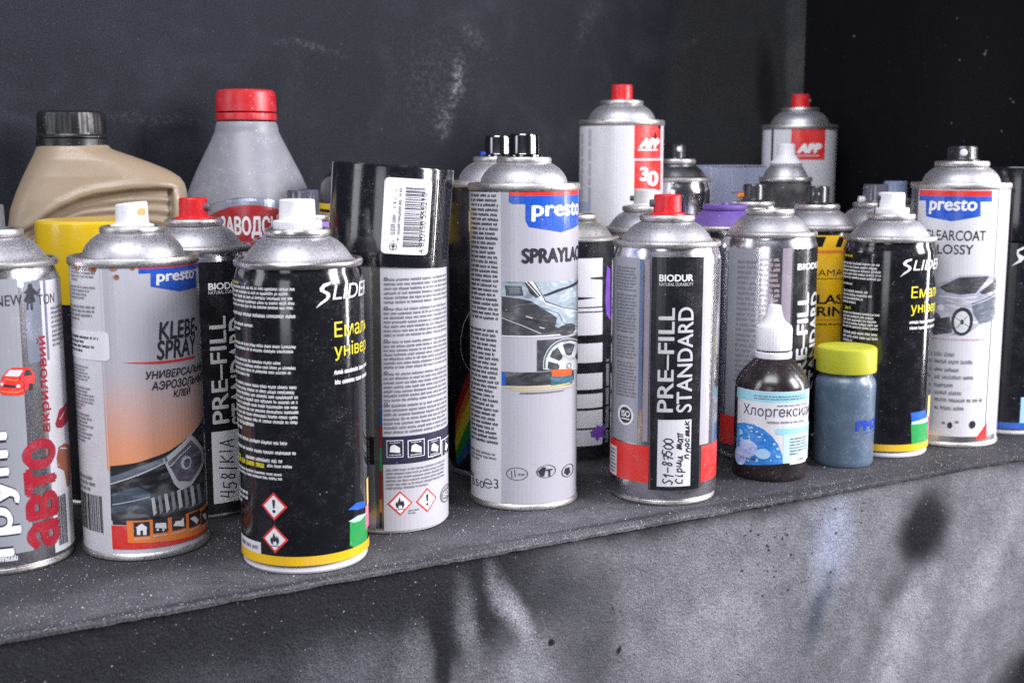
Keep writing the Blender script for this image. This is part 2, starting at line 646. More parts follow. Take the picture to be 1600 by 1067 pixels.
# printed marks per can: (part, layer, kind, colour, ...) in mm along and up the wall of the can
LABELS = {
'N': [
    ('label',1,'R','satin',-18.3,11.2,12.0,149.4,0),
    ('label',1,'R','bluegrey',14.9,106.8,28.0,147.9,0),
    ('label',1,'R','paper',24.2,6.5,47.4,147.1,0),
    ('label',1,'R','red',47.2,3.2,49.0,145.6,0),
    ('logo',3,'T','ink','NEW',1.0,136.2,13.9,141.5,0,0,0),
    ('logo',3,'T','ink','TON',22.1,135.2,34.7,140.3,0,0,0),
    ('logo',3,'P','ink',[(17.5,146.5),(19.2,146.3),(19.8,144.0),(22.3,141.5),(24.1,143.6),(24.4,142.9),(22.2,140.3),(20.0,140.8),(20.8,137.2),(19.3,136.7),(19.1,133.2),(18.0,133.3),(17.9,136.2),(16.8,136.3),(16.6,133.5),(15.6,133.6),(16.2,137.0),(14.6,137.8),(16.1,141.2),(14.8,142.2),(17.0,144.0)]),
    ('lettering',3,'T','darkred','акриловий',20.2,70.3,26.8,119.6,90,0.02,0),
    ('lettering',3,'T','darkred','авто',9.0,11.0,28.3,67.8,90,0.05,0),
    ('lettering',2,'T','ink','грунт',-9.3,9.5,7.0,79.0,90,0.07,0),
    ('lettering',3,'T','white','грунт',-9.0,10.2,6.7,78.7,90,0.035,0),
    ('picture',3,'P','red',[(1.0,98.6),(2.0,101.4),(4.8,104.6),(7.0,105.7),(15.1,104.8),(17.1,102.9),(18.0,100.2),(17.4,97.0),(15.8,94.3),(13.5,94.3),(11.7,91.6),(8.6,91.4),(1.8,92.4),(0.7,94.1)]),
    ('picture',4,'P','paper',[(3.2,101.9),(5.7,104.6),(12.1,103.9),(9.8,100.9)]),
    ('picture',4,'P','ink',[(13.4,103.7),(15.4,103.4),(16.6,101.0),(11.9,100.7)]),
    ('picture',4,'E','ink',14.4,93.1,16.7,96.9,0),
    ('picture',4,'P','ink',[(2.1,97.9),(8.0,96.6),(7.6,95.4),(2.0,96.6)]),
    ('picture',5,'E','white',1.2,97.1,2.4,98.7,0),
    ('picture',5,'E','white',8.3,95.4,10.1,97.0,0),
    ('picture',4,'L','orange',[(1.3,94.4),(8.4,93.0),(11.5,93.9)],0.5),
    ('picture',4,'L','darkred',[(9.8,100.9),(12.1,97.4),(12.1,92.9)],0.4),
    ('picture',4,'L','orange',[(3.4,100.3),(8.7,99.1)],0.5),
    ('picture#b',3,'P','darkred',[(29.4,73.4),(33.5,79.9),(46.4,82.0),(49.6,78.8),(48.5,72.6),(35.1,70.1),(30.3,71.2)]),
    ('picture#c',3,'P','rust',[(28.8,55.4),(31.0,60.9),(37.0,61.5),(48.6,57.1),(42.4,38.2),(37.1,38.2),(35.2,47.3),(29.4,50.5)]),
    ('picture#c',4,'L','paper',[(32.0,60.0),(40.2,58.0)],0.6),
    ('picture#b',4,'L','paper',[(33.0,74.9),(42.0,79.4)],0.5),
    ('barcode',2,'B','ink',27.1,9.5,35.0,35.5,26,3,90),
    ('fine_print',3,'F','grey',30.9,112.8,49.8,133.8,9,2,0.3,0),
    ('fine_print',3,'F','white',-4.2,7.0,6.5,11.0,1,2,0,0),
],
'K': [
    ('label',1,'R','paper',-53.6,-1.7,-17.8,154.9,0),
    ('label',1,'R','lilac',-16.1,106.1,55.5,154.6,0),
    ('label',1,'G','orangefade',-19.0,48.4,53.0,107.7),
    ('label',1,'R','ink',-17.3,19.7,51.9,48.8,0),
    ('logo',2,'R','red',2.0,152.3,50.1,154.6,0),
    ('logo',2,'R','blue',1.9,150.0,48.7,152.3,0),
    ('logo',2,'P','blue',[(7.8,151.0),(41.0,148.4),(39.9,140.3),(23.2,139.7),(7.5,143.2)]),
    ('logo',3,'T','white','presto',10.3,143.6,36.7,150.1,0,0.035,0.06),
    ('lettering',3,'T','ink','KLEBE-',10.4,115.6,38.3,124.9,0,0.028,0.14),
    ('lettering',3,'T','ink','SPRAY',9.0,105.4,35.6,115.4,0,0.028,0.14),
    ('picture',3,'P','red',[(-8.4,105.1),(10.7,104.7),(34.5,104.5),(34.4,103.5),(10.6,103.4),(-0.5,104.2)]),
    ('lettering',3,'T','ink','УНИВЕРСАЛЬНЫЙ',3.0,95.8,47.4,101.1,0,0.03,0.2),
    ('lettering',3,'T','ink','АЭРОЗОЛЬНЫЙ',5.6,89.9,44.7,95.6,0,0.03,0.2),
    ('lettering',3,'T','ink','КЛЕЙ',17.0,85.0,28.8,89.7,0,0.03,0.2),
    ('picture',2,'P','photodark',[(-17.2,50.8),(-2.8,52.8),(12.7,56.9),(29.0,63.8),(47.1,72.6),(52.1,86.7),(55.7,86.7),(54.8,10.1),(-18.1,22.1)]),
    ('picture',3,'P','slate',[(-17.6,45.0),(-1.3,50.7),(11.9,54.7),(12.4,51.9),(-0.8,47.3),(-17.0,40.9)]),
    ('picture',3,'P','slate2',[(-16.6,36.5),(-3.4,40.0),(2.8,36.1),(4.0,25.6),(-17.2,24.2)]),
    ('picture',3,'P','silver',[(9.8,53.3),(27.4,63.5),(40.1,52.9),(41.5,44.7),(26.3,35.9),(19.1,34.8),(15.5,39.0)]),
    ('picture',4,'P','purplegrey',[(12.1,51.2),(27.2,60.4),(37.8,51.6),(37.2,45.8),(25.9,38.4),(17.8,40.2)]),
    ('picture',5,'E','slate',17.9,43.3,29.6,54.9,0),
    ('picture',6,'E','silver3',19.8,45.4,27.0,52.9,0),
    ('picture',7,'E','purplegrey',21.5,46.3,26.0,51.1,0),
    ('picture',5,'L','white',[(13.7,48.9),(19.2,53.4),(27.0,57.3)],0.4),
    ('picture',3,'P','charcoal',[(-17.1,26.3),(2.8,29.2),(27.0,31.5),(51.8,33.4),(50.9,23.8),(3.9,23.6),(-17.3,22.1)]),
    ('picture',4,'L','silver',[(-16.9,30.4),(2.4,34.1)],0.4),
    ('picture',4,'L','silver',[(-17.8,41.2),(-3.1,46.1),(11.0,51.4)],0.7),
    ('picture',3,'L','silver',[(47.1,72.6),(35.8,67.2),(26.8,62.9)],0.7),
    ('picture',3,'P','silver',[(3.0,33.3),(4.6,33.8),(5.6,25.4),(3.9,23.6)]),
    ('picture',3,'P','silver2',[(6.3,33.9),(7.9,34.4),(8.9,25.8),(7.2,24.0)]),
    ('picture',3,'P','silver',[(9.6,34.5),(11.3,34.9),(12.4,26.1),(10.5,24.3)]),
    ('picture',3,'P','silver2',[(13.1,34.9),(14.9,35.3),(16.0,26.2),(14.1,24.5)]),
    ('picture',3,'P','silver',[(16.8,35.2),(18.7,35.5),(19.9,26.2),(17.8,24.6)]),
    ('picture',3,'P','silver2',[(20.8,35.4),(22.9,35.6),(24.3,26.1),(21.9,24.5)]),
    ('picture',3,'P','silver',[(25.2,35.4),(27.8,35.5),(29.3,25.6),(26.6,24.2)]),
    ('picture',3,'P','silver2',[(30.6,35.2),(33.8,35.0),(36.0,24.6),(32.3,23.6)]),
    ('label',2,'R','red',-18.1,6.6,52.0,19.3,0),
    ('label',3,'P','orange3',[(-9.7,22.0),(32.1,21.3),(51.1,22.3),(51.4,9.4),(31.1,8.0),(-9.6,10.3)]),
    ('icon#0',4,'R','ink',-6.3,13.5,1.7,21.1,0),
    ('icon#0',5,'P','white',[(-5.3,18.2),(-2.2,20.4),(0.7,17.7),(0.1,17.8),(-0.1,14.0),(-1.8,14.2),(-1.7,16.6),(-3.0,16.7),(-3.1,14.3),(-4.8,14.4),(-4.7,18.1)]),
    ('icon#0',4,'F','paper',-6.5,11.5,1.4,12.8,1,0,0,0),
    ('icon#1',4,'R','ink',3.3,14.3,10.9,21.8,0),
    ('icon#1',5,'P','white',[(4.3,17.4),(4.7,19.8),(10.0,19.3),(10.2,16.1)]),
    ('icon#1',5,'E','white',4.9,15.5,6.2,16.9,0),
    ('icon#1',5,'E','white',7.8,15.1,9.1,16.4,0),
    ('icon#1',4,'F','paper',3.1,12.2,10.7,13.6,1,1,0,0),
    ('icon#2',4,'R','ink',13.1,14.1,21.5,21.7,0),
    ('icon#2',5,'P','white',[(13.7,16.9),(15.3,19.0),(18.3,18.7),(20.0,20.1),(20.2,15.1)]),
    ('icon#2',4,'F','paper',12.9,12.1,21.3,13.4,1,2,0,0),
    ('icon#3',4,'R','ink',23.4,13.2,33.0,20.9,0),
    ('icon#3',5,'P','white',[(24.3,18.3),(27.8,18.8),(31.1,15.8),(29.5,13.7),(26.7,16.3)]),
    ('icon#3',4,'F','paper',23.1,11.2,32.6,12.5,1,3,0,0),
    ('icon#4',4,'R','ink',33.8,12.0,47.3,19.6,0),
    ('icon#4',5,'P','white',[(35.3,17.1),(38.6,17.6),(41.1,14.6),(40.4,12.3),(37.2,15.1)]),
    ('icon#4',4,'F','paper',33.4,9.9,45.4,11.3,1,4,0,0),
    ('fine_print',3,'F','grey',-40.4,145.7,-19.7,152.9,4,1,0.3,0),
    ('fine_print',3,'F','grey',-42.3,136.5,-20.3,143.8,4,2,0.3,0),
    ('fine_print',3,'F','grey',-45.4,125.3,-20.9,133.9,4,3,0.3,0),
    ('fine_print',3,'F','grey',-49.6,92.4,-22.9,102.6,6,4,0.3,0),
    ('fine_print',3,'F','grey',-50.3,78.7,-23.7,91.4,7,5,0.3,0),
    ('fine_print',3,'F','grey',-51.2,61.4,-24.8,77.4,8,6,0.3,0),
    ('fine_print',3,'F','grey',-47.4,35.4,-23.3,44.5,3,9,0.4,0),
    ('sticker',2,'R','sticker',-50.2,105.7,-14.2,120.6,2.2),
    ('sticker',3,'F','ink',-48.0,108.9,-18.8,118.2,4,12,0.35,0),
    ('barcode',2,'B','ink',-47.1,14.6,-23.0,34.3,28,2,90),
    ('rust_spot#145',3,'E','rust',-23.9,150.8,-19.2,154.3,0),
    ('rust_spot#145',4,'E','darkrust',-22.1,152.0,-20.0,153.7,0),
    ('rust_spot#177',3,'E','rust',-12.2,151.6,-8.3,155.1,0),
    ('rust_spot#177',4,'E','darkrust',-10.7,152.8,-9.0,154.5,0),
    ('rust_spot#182',3,'E','rust',-10.3,147.2,-7.4,149.8,0),
    ('rust_spot#182',4,'E','darkrust',-9.2,148.2,-7.9,149.5,0),
    ('rust_spot#207',3,'E','rust',-1.9,151.9,0.2,153.9,0),
    ('rust_spot#207',4,'E','darkrust',-1.0,152.7,-0.0,153.7,0),
    ('rust_spot#121',3,'E','rust',-35.6,151.1,-30.6,153.5,0),
    ('rust_spot#121',4,'E','darkrust',-33.4,152.1,-31.2,153.2,0),
],
'S': [
    ('fine_print',3,'F','white',-48.0,134.4,-2.1,145.8,5,1,0.08,0),
    ('fine_print',3,'F','white',-48.1,130.0,-2.3,132.8,1,2,0.05,0),
    ('fine_print',3,'F','white',-48.7,122.5,-25.0,127.3,2,3,0.2,0),
    ('fine_print',3,'F','white',-47.6,112.9,-2.4,117.6,2,4,0.05,0),
    ('fine_print',3,'F','white',-48.4,100.0,-2.4,109.4,4,5,0.3,0),
    ('fine_print',3,'F','white',-50.5,77.5,-1.9,97.5,8,6,0.04,0),
    ('fine_print',3,'F','white',-48.8,71.6,-24.5,77.6,2,7,0.2,0),
    ('fine_print',3,'F','white',-48.0,66.7,-7.8,69.4,1,8,0.02,0),
    ('fine_print',3,'F','white',-48.0,61.8,-3.5,64.4,1,9,0.02,0),
    ('fine_print',3,'F','white',-34.5,57.4,-10.3,60.3,1,10,0.1,0),
    ('fine_print',4,'F','yellow',-48.1,54.1,-20.3,58.1,1,11,0,0),
    ('fine_print',3,'F','white',-18.9,55.1,-5.9,57.4,1,12,0,0),
    ('fine_print',3,'F','white',-48.6,48.8,-10.6,53.1,2,13,0.1,0),
    ('fine_print',3,'F','white',-49.4,32.9,-33.7,41.2,3,14,0.2,0),
    ('fine_print',3,'F','yellow',-49.3,145.7,-36.4,147.6,1,3,0,0),
    ('fine_print',3,'F','yellow',-49.1,117.2,-42.0,119.7,1,3,0,0),
    ('fine_print',3,'F','yellow',-48.0,56.8,-40.0,59.3,1,3,0,0),
    ('logo',3,'P','white',[(16.0,147.8),(15.8,146.4),(12.7,145.3),(12.0,144.0),(15.1,142.3),(15.4,140.4),(13.7,138.6),(10.4,136.7),(7.7,135.0),(10.1,137.8),(13.0,139.7),(13.5,140.8),(13.2,141.6),(10.2,143.3),(9.9,144.9),(11.9,146.9)]),
    ('logo',3,'T','white','LIDER',16.7,138.8,48.9,146.0,0,-0.004,0.18),
    ('lettering',3,'T','yellow','Емаль',17.3,119.9,47.7,127.6,0,0.0,0),
    ('lettering',3,'T','yellow','універс',17.0,108.3,51.8,117.1,0,0.0,0),
    ('fine_print',3,'F','white',16.7,100.7,49.2,103.9,1,21,0.05,0),
    ('fine_print',3,'F','white',17.0,95.6,48.9,98.9,1,22,0.05,0),
    ('hazard_diamond',2,'D','red',-23.0,28.2,-8.6,42.8,'!',0.12),
    ('hazard_diamond',2,'D','red',-23.1,11.2,-8.6,25.9,'f',0.12),
    ('label',2,'R','paper',-47.7,9.6,-24.5,15.7,0),
    ('fine_print',3,'F','grey',-43.7,10.9,-25.9,14.4,1,5,0,0),
    ('picture',3,'P','green',[(24.4,24.1),(30.5,25.5),(43.2,24.0),(42.0,8.7),(28.9,8.9),(24.0,11.6)]),
    ('picture',4,'P','palegreen',[(23.5,24.6),(30.5,25.9),(41.7,24.4),(32.9,22.5),(27.2,23.0)]),
    ('picture',3,'P','blue2',[(23.2,30.7),(29.6,32.9),(38.8,31.5),(38.6,28.1),(30.6,28.9)]),
    ('picture',3,'R','paleyellow',42.5,23.1,49.0,42.0,0),
    ('picture',3,'R','pink',39.4,16.0,48.8,28.1,0),
    ('label',3,'RING','gold',5,9.8),
],
'G': [
    ('label',1,'R','metalgrey',-19.9,2.7,-8.9,151.8,0),
    ('fine_print',3,'F','grey',-15.4,12.4,-11.5,141.4,2,3,0.0,90),
    ('label',2,'R','black',-14.8,40.1,-9.1,55.7,0),
    ('label',1,'R','darkmetal',-8.6,3.3,-4.3,151.2,0),
    ('label',2,'R','blud',-5.9,62.4,-4.5,73.9,0),
    ('label',2,'R','redd',-6.1,49.4,-4.7,62.4,0),
    ('label',2,'R','grnd',-6.3,36.7,-4.9,49.4,0),
    ('label',2,'R','redd',-6.5,20.3,-5.1,36.7,0),
    ('label',2,'R','orgd',-6.7,12.9,-5.3,20.3,0),
    ('label',2,'R','black',-6.9,4.1,-5.4,12.9,0),
    ('label',1,'R','paper2',-4.3,2.0,50.7,150.8,0),
    ('fine_print',3,'F','grey',-2.3,129.1,46.1,143.8,6,1,0.05,0),
    ('fine_print',3,'E','ink',-2.2,142.5,-0.2,144.0,0.35),
    ('fine_print',3,'F','grey',-2.6,111.1,45.1,127.7,7,2,0.05,0),
    ('fine_print',3,'E','ink',-2.5,126.5,-0.4,128.0,0.35),
    ('fine_print',3,'F','grey',-2.9,93.4,44.2,109.7,7,3,0.05,0),
    ('fine_print',3,'E','ink',-2.8,108.6,-0.7,110.2,0.35),
    ('fine_print',3,'F','grey',-3.2,75.1,43.4,92.0,7,4,0.05,0),
    ('fine_print',3,'E','ink',-3.0,90.9,-1.0,92.5,0.35),
    ('fine_print',3,'F','grey',-3.4,57.1,42.7,74.4,7,5,0.05,0),
    ('fine_print',3,'E','ink',-3.3,73.5,-1.2,75.0,0.35),
    ('label',2,'R','navy',-4.8,40.2,49.8,55.9,0),
    ('icon#0',3,'R','white',-2.3,44.1,6.9,53.8,0),
    ('icon#0',4,'R','navy',-1.9,44.5,6.5,53.4,0),
    ('icon#0',5,'P','white',[(-0.6,47.2),(-0.2,50.5),(1.8,51.5),(5.0,49.5),(5.1,46.6)]),
    ('icon#0',5,'F','white',-1.0,45.0,5.4,46.1,1,0,0,0),
    ('icon#0',5,'F','white',-0.5,52.0,5.1,52.9,1,0,0,0),
    ('icon#1',3,'R','white',9.4,43.5,19.8,53.3,0),
    ('icon#1',4,'R','navy',9.9,43.9,19.3,52.8,0),
    ('icon#1',5,'P','white',[(11.3,46.9),(11.7,50.1),(13.9,51.0),(17.6,48.7),(17.6,45.7)]),
    ('icon#1',5,'F','white',10.9,44.4,18.0,45.5,1,1,0,0),
    ('icon#1',5,'F','white',11.4,51.5,17.7,52.4,1,1,0,0),
    ('icon#2',3,'R','white',22.1,41.8,33.3,51.7,0),
    ('icon#2',4,'R','navy',22.6,42.3,32.5,51.3,0),
    ('icon#2',5,'P','white',[(24.5,45.4),(25.0,48.6),(26.6,49.4),(30.6,46.8),(30.0,44.0)]),
    ('icon#2',5,'F','white',23.9,42.7,30.6,43.8,1,2,0,0),
    ('icon#2',5,'F','white',24.5,49.9,30.1,50.8,1,2,0,0),
    ('icon#3',3,'R','white',34.1,39.5,48.5,49.6,0),
    ('icon#3',4,'R','navy',35.0,40.0,47.3,49.1,0),
    ('icon#3',5,'P','white',[(38.4,42.9),(39.6,46.0),(39.0,47.3),(45.1,44.0),(40.7,42.0)]),
    ('icon#3',5,'F','white',37.4,40.4,42.0,41.5,1,3,0,0),
    ('icon#3',5,'F','white',38.6,47.7,40.9,48.6,1,3,0,0),
    ('fine_print',3,'F','grey',-2.6,25.7,38.1,38.1,6,9,0.2,0),
    ('hazard_diamond',2,'D','red',-2.3,10.8,11.8,24.8,'f',0.1),
    ('hazard_diamond',2,'D','red',13.8,10.5,28.6,24.6,'!',0.1),
    ('fine_print',3,'F','grey',9.3,11.0,17.2,14.0,2,3,0.2,0),
    ('stamp',3,'E','grey',32.2,11.7,48.6,22.2,0.18),
    ('stamp',3,'E','grey',34.4,13.6,47.5,20.3,0),
    ('stamp',4,'T','white','ISO',35.2,15.5,44.6,18.5,0,0,0),
],
'GC': [
    ('sticker',1,'R','sticker',-4.4,156.7,22.8,197.4,2.5),
    ('barcode',2,'B','ink',7.2,160.7,18.4,192.6,46,7,0),
    ('sticker',2,'T','ink','4 820150 556210',16.4,157.7,20.1,190.1,90,0.0,0),
    ('sticker',2,'T','ink','Емаль SLIDER color універсальна',0.3,163.3,2.7,191.0,90,0,0),
    ('sticker',2,'T','ink','9005 чорний глянцевий аер. 400 мл',3.4,163.3,5.8,192.0,90,0,0),
    ('sticker',2,'E','ink',0.1,158.7,4.2,162.5,0.15),
    ('sticker',2,'P','ink',[(0.8,160.6),(2.2,162.0),(3.5,160.6),(2.5,160.6),(2.5,159.2),(1.8,159.2),(1.8,160.6)]),
],
'P': [
    ('label',1,'R','paper',-47.1,2.7,-13.6,190.9,0),
    ('label',1,'R','lilac',-13.6,4.3,48.8,191.1,0),
    ('label',2,'P','red',[(-8.7,190.0),(48.8,190.0),(49.2,185.9),(-8.7,186.0)]),
    ('logo',2,'P','blue',[(-8.7,186.0),(49.2,185.9),(49.7,180.6),(47.4,180.6),(49.2,168.7),(23.3,164.7),(2.8,168.2),(0.9,171.8),(0.9,181.3),(-6.8,181.3),(-8.7,182.4)]),
    ('logo',3,'T','white','presto',4.2,171.2,45.7,181.8,0,0.035,0.02),
    ('lettering',3,'T','ink','SPRAYLACK',-1.3,147.2,52.3,156.1,0,0.055,0),
    ('fine_print',3,'F','ink',-40.8,113.2,-15.1,190.1,28,1,0.12,0),
    ('fine_print',3,'F','ink',-42.4,39.1,-15.3,108.6,25,2,0.12,0),
    ('fine_print',3,'F','grey',-43.4,27.2,-15.8,34.3,3,6,0.3,0),
    ('lettering',3,'T','ink','W',-46.9,15.1,-36.9,18.7,0,0,0),
    ('lettering',3,'T','ink','1 650',-47.1,11.0,-26.1,15.4,0,0,0),
    ('lettering',3,'E','ink',-26.4,11.8,-19.7,17.7,0.16),
    ('lettering',3,'R','ink',-26.1,14.4,-19.9,15.2,0),
    ('lettering',4,'R','paper',-21.4,13.2,-19.4,14.4,0),
    ('lettering',3,'T','ink','3',-18.5,12.6,-15.4,18.5,0,0,0),
    ('picture',2,'R','carblue',-13.1,105.2,48.8,136.7,0),
    ('picture',3,'P','white',[(2.8,136.8),(5.4,136.8),(12.0,126.2),(10.1,125.5)]),
    ('picture',4,'L','charcoal',[(5.8,136.8),(13.3,125.0),(25.8,120.4),(48.9,116.6)],0.35),
    ('picture',4,'L','slate',[(10.5,121.7),(21.7,117.7),(25.9,111.3),(49.9,105.9)],0.35),
    ('picture',3,'P','charcoal',[(-13.1,128.0),(-3.1,127.1),(4.0,125.6),(20.7,115.1),(19.4,109.9),(30.8,105.0),(29.5,104.0),(-13.1,105.0)]),
    ('picture',3,'P','charcoal',[(-11.1,134.4),(-1.2,134.2),(-0.1,128.6),(-10.3,128.4)]),
    ('picture',4,'P','slate',[(-9.1,133.0),(-2.3,133.1),(-1.6,129.8),(-8.4,129.6)]),
    ('picture',3,'P','charcoal',[(0.6,136.5),(2.8,136.8),(10.1,128.5),(7.4,127.1),(3.6,130.1)]),
    ('picture',3,'P','ink',[(11.2,128.8),(20.6,131.7),(47.5,135.5),(48.5,133.5),(25.7,131.0),(12.8,128.0)]),
    ('picture',3,'L','white',[(1.3,136.8),(7.3,130.0),(12.9,123.9),(25.8,119.6),(48.9,115.4)],0.5),
    ('picture',4,'L','paper',[(-13.1,115.6),(-1.2,111.4),(10.1,106.4)],0.4),
    ('picture',4,'E','charcoal',20.8,103.8,39.5,110.6,0),
    ('picture',4,'L','paper',[(1.4,116.7),(5.1,115.5)],0.5),
    ('picture',4,'L','paper',[(9.3,110.1),(12.1,109.3)],0.5),
    ('picture',3,'R','white',-13.1,104.5,50.6,105.2,0),
    ('picture',2,'R','charcoal',7.8,84.1,49.3,102.5,0),
    ('picture',3,'P','silver3',[(11.6,85.1),(11.4,87.4),(11.6,89.6),(12.0,91.9),(12.8,93.9),(13.8,95.9),(15.2,97.6),(16.8,99.2),(18.8,100.4),(21.1,101.3),(23.6,101.9),(26.6,102.2),(29.9,102.1),(34.0,101.5),(39.3,100.3),(49.2,98.2),(50.7,97.1),(48.0,96.3),(49.5,80.3)]),
    ('picture',4,'P','slate',[(12.0,85.7),(11.9,87.9),(12.1,90.1),(12.6,92.2),(13.4,94.2),(14.6,96.0),(16.0,97.7),(17.7,99.1),(19.6,100.2),(21.9,101.0),(24.5,101.5),(27.5,101.7),(30.9,101.4),(35.0,100.8),(40.6,99.5),(48.2,97.7),(51.1,96.4),(48.0,95.8),(47.0,96.8),(39.6,98.5),(34.7,99.7),(30.9,100.3),(27.7,100.5),(24.9,100.4),(22.5,100.0),(20.3,99.2),(18.5,98.1),(16.9,96.8),(15.6,95.3),(14.5,93.6),(13.7,91.8),(13.2,89.8),(13.0,87.8),(13.1,85.7)]),
    ('picture',4,'P','charcoal',[(39.0,97.0),(30.9,99.0),(25.2,98.7),(28.2,92.4),(31.0,91.4),(34.2,91.6)]),
    ('picture',4,'P','charcoal',[(21.2,97.6),(17.6,95.6),(15.7,92.2),(22.3,89.4),(24.4,90.1),(25.2,91.8)]),
    ('picture',4,'P','charcoal',[(48.6,88.1),(48.3,91.8),(50.0,93.9),(39.4,89.9),(41.4,87.7),(49.0,85.6)]),
    ('picture',4,'P','charcoal',[(14.9,89.6),(14.4,85.8),(15.8,84.8),(22.1,84.2),(22.8,85.8),(21.6,87.6)]),
    ('picture',5,'E','slate',28.5,83.8,34.1,86.9,0.3),
    ('picture',2,'R','charcoal',-13.2,75.7,37.9,83.7,0),
    ('picture',3,'R','blue2',-13.2,75.5,-10.4,83.5,0),
    ('picture',3,'P','orangered',[(16.8,84.7),(34.9,83.2),(34.2,79.1),(17.3,80.5)]),
    ('picture',3,'P','teal',[(16.0,80.6),(36.8,78.7),(35.1,73.5),(16.9,75.1)]),
    ('picture',3,'R','paleyellow',-13.2,74.4,32.7,75.0,0),
    ('picture',3,'R','paleyellow',-6.8,73.1,39.2,73.6,0),
    ('picture',3,'R','pinkgrey',-1.2,71.6,42.0,72.2,0),
    ('picture',3,'R','grey',-2.3,70.8,26.3,71.4,0),
    ('stamp',3,'E','ink',-10.4,18.8,2.7,26.6,0.07),
    ('stamp#b',3,'E','ink',7.7,19.7,20.4,27.5,0.07),
    ('stamp#b',4,'P','ink',[(8.5,24.1),(11.6,26.5),(13.7,26.0),(12.5,21.0),(10.5,20.8)]),
    ('stamp#b',4,'T','ink','T',13.7,20.2,18.1,24.9,0,0.04,0),
    ('stamp#c',3,'E','ink',25.0,17.3,38.0,25.3,0.1),
    ('stamp#c',4,'P','ink',[(27.3,20.8),(28.5,23.3),(32.6,23.2),(33.4,19.5),(30.5,18.5)]),
    ('stamp',4,'L','ink',[(-7.2,24.5),(-6.8,20.2)],0.45),
    ('stamp',4,'L','ink',[(-5.3,25.0),(-4.9,21.1)],0.5),
    ('stamp',4,'F','ink',-3.0,21.6,0.8,23.5,1,4,0,0),
],
'B': [
    ('fine_print',3,'F','greymetal',-36.1,128.9,-18.5,143.8,8,1,0.1,0),
    ('fine_print',3,'F','greymetal',-35.5,103.9,-18.1,127.7,12,2,0.1,0),
    ('fine_print',3,'F','greymetal',-34.9,88.4,-17.7,102.4,7,3,0.1,0),
    ('fine_print',3,'F','greymetal',-34.4,65.0,-17.4,86.9,11,4,0.1,0),
    ('label',1,'R','greymetal',-42.8,34.5,-38.7,147.8,0),
    ('label',1,'R','bluestripe',-16.1,58.6,-13.6,148.6,0),
    ('label',1,'R','pinkstripe',-12.6,39.4,-9.4,148.7,0),
    ('label',1,'R','satin',-38.7,37.5,-15.9,149.1,0),
    ('label',1,'R','silverpanel',23.1,36.8,31.9,150.4,0),
    ('label',2,'R','black',-8.3,10.2,23.6,150.2,0),
    ('label',3,'L','grey',[(-10.0,163.4),(-7.3,8.1)],0.25),
    ('logo',3,'T','white','BIODUR',-4.0,135.9,16.4,140.1,0,0.035,0),
    ('logo',3,'T','silver','NATURAL DURABILITY',-3.9,133.3,16.5,135.2,0,0.01,0),
    ('lettering',3,'T','silver','PRE–FILL',-3.9,58.0,5.5,120.5,90,0.018,0),
    ('lettering',3,'T','silver','STANDARD',7.4,57.8,17.2,120.8,90,0.018,0),
    ('sticker',3,'R','paper',-3.2,12.6,17.3,53.4,0),
    ('handwriting',4,'H','ink','S1-87500',0.3,13.8,6.0,42.5,90,0.75),
    ('handwriting',4,'H','ink','Cipuu mat',7.1,14.0,11.9,45.9,90,0.75),
    ('handwriting',4,'H','ink','nnacmuk',12.0,29.5,16.2,52.7,90,0.75),
    ('label',1,'R','red',-47.5,14.1,-7.4,36.7,0),
    ('label',1,'R','red',25.3,13.6,49.2,35.9,0),
    ('label',2,'R','paper',-44.4,14.5,-33.1,32.6,0),
    ('fine_print',3,'F','grey',-42.5,15.7,-33.8,31.4,7,3,0.1,0),
    ('stamp',2,'E','white',-32.2,47.6,-18.8,60.2,0),
    ('stamp',3,'E','ink',-30.2,49.0,-20.2,58.9,0),
    ('stamp',4,'T','white','ISO',-28.3,52.8,-21.2,56.7,0,0.04,0),
    ('stamp',4,'R','white',-28.2,51.2,-21.6,52.0,0),
    ('fine_print',3,'F','grey',30.7,64.6,36.0,145.5,2,8,0,90),
],
'D': [
    ('label',1,'R','blackink',-0.0,2.9,44.7,149.4,0),
    ('logo',3,'T','white','BIODUR',6.4,133.5,27.9,137.5,0,0.035,0),
    ('logo',3,'T','silver','NATURAL DURABILITY',6.3,131.0,27.8,133.1,0,0.01,0),
    ('lettering',3,'T','silver','PRE–FILL',6.1,56.1,15.9,118.4,90,0.018,0),
    ('lettering',3,'T','silver','STANDARD',17.6,54.3,30.7,117.2,90,0.018,0),
    ('sticker',3,'R','paper',5.1,9.1,25.0,51.6,0),
    ('handwriting',4,'H','ink','458|KIA',9.9,11.8,18.3,47.1,90,0.75),
],
'D2': [
    ('fine_print',3,'F','greymetal',-21.8,54.5,-7.4,139.7,24,3,0.05,0),
    ('fine_print',3,'F','pinkgrey',-5.6,73.1,8.0,141.5,20,5,0.05,0),
    ('label',1,'R','pinkstripe',9.5,32.3,16.3,147.5,0),
    ('label',1,'R','satin',-30.4,29.7,-6.3,146.8,0),
    ('label',2,'R','black',18.0,-7.1,56.5,146.9,0),
    ('logo',3,'T','white','BIODUR',20.5,132.6,50.7,137.0,0,0.035,0),
    ('lettering',3,'T','silver','PRE–FILL',21.6,52.5,32.6,117.0,90,0.035,0),
    ('lettering',3,'T','silver','STANDARD',35.2,49.2,50.6,116.6,90,0.035,0),
    ('label',1,'R','red',-36.4,10.6,20.1,30.7,0),
],
'R': [
    ('fine_print',3,'F','white',-39.1,123.5,-5.0,135.8,5,1,0.08,0),
    ('fine_print',3,'F','white',-38.0,119.1,-4.6,121.3,1,2,0.3,0),
    ('fine_print',3,'F','white',-37.0,106.3,-10.3,116.5,4,3,0.3,0),
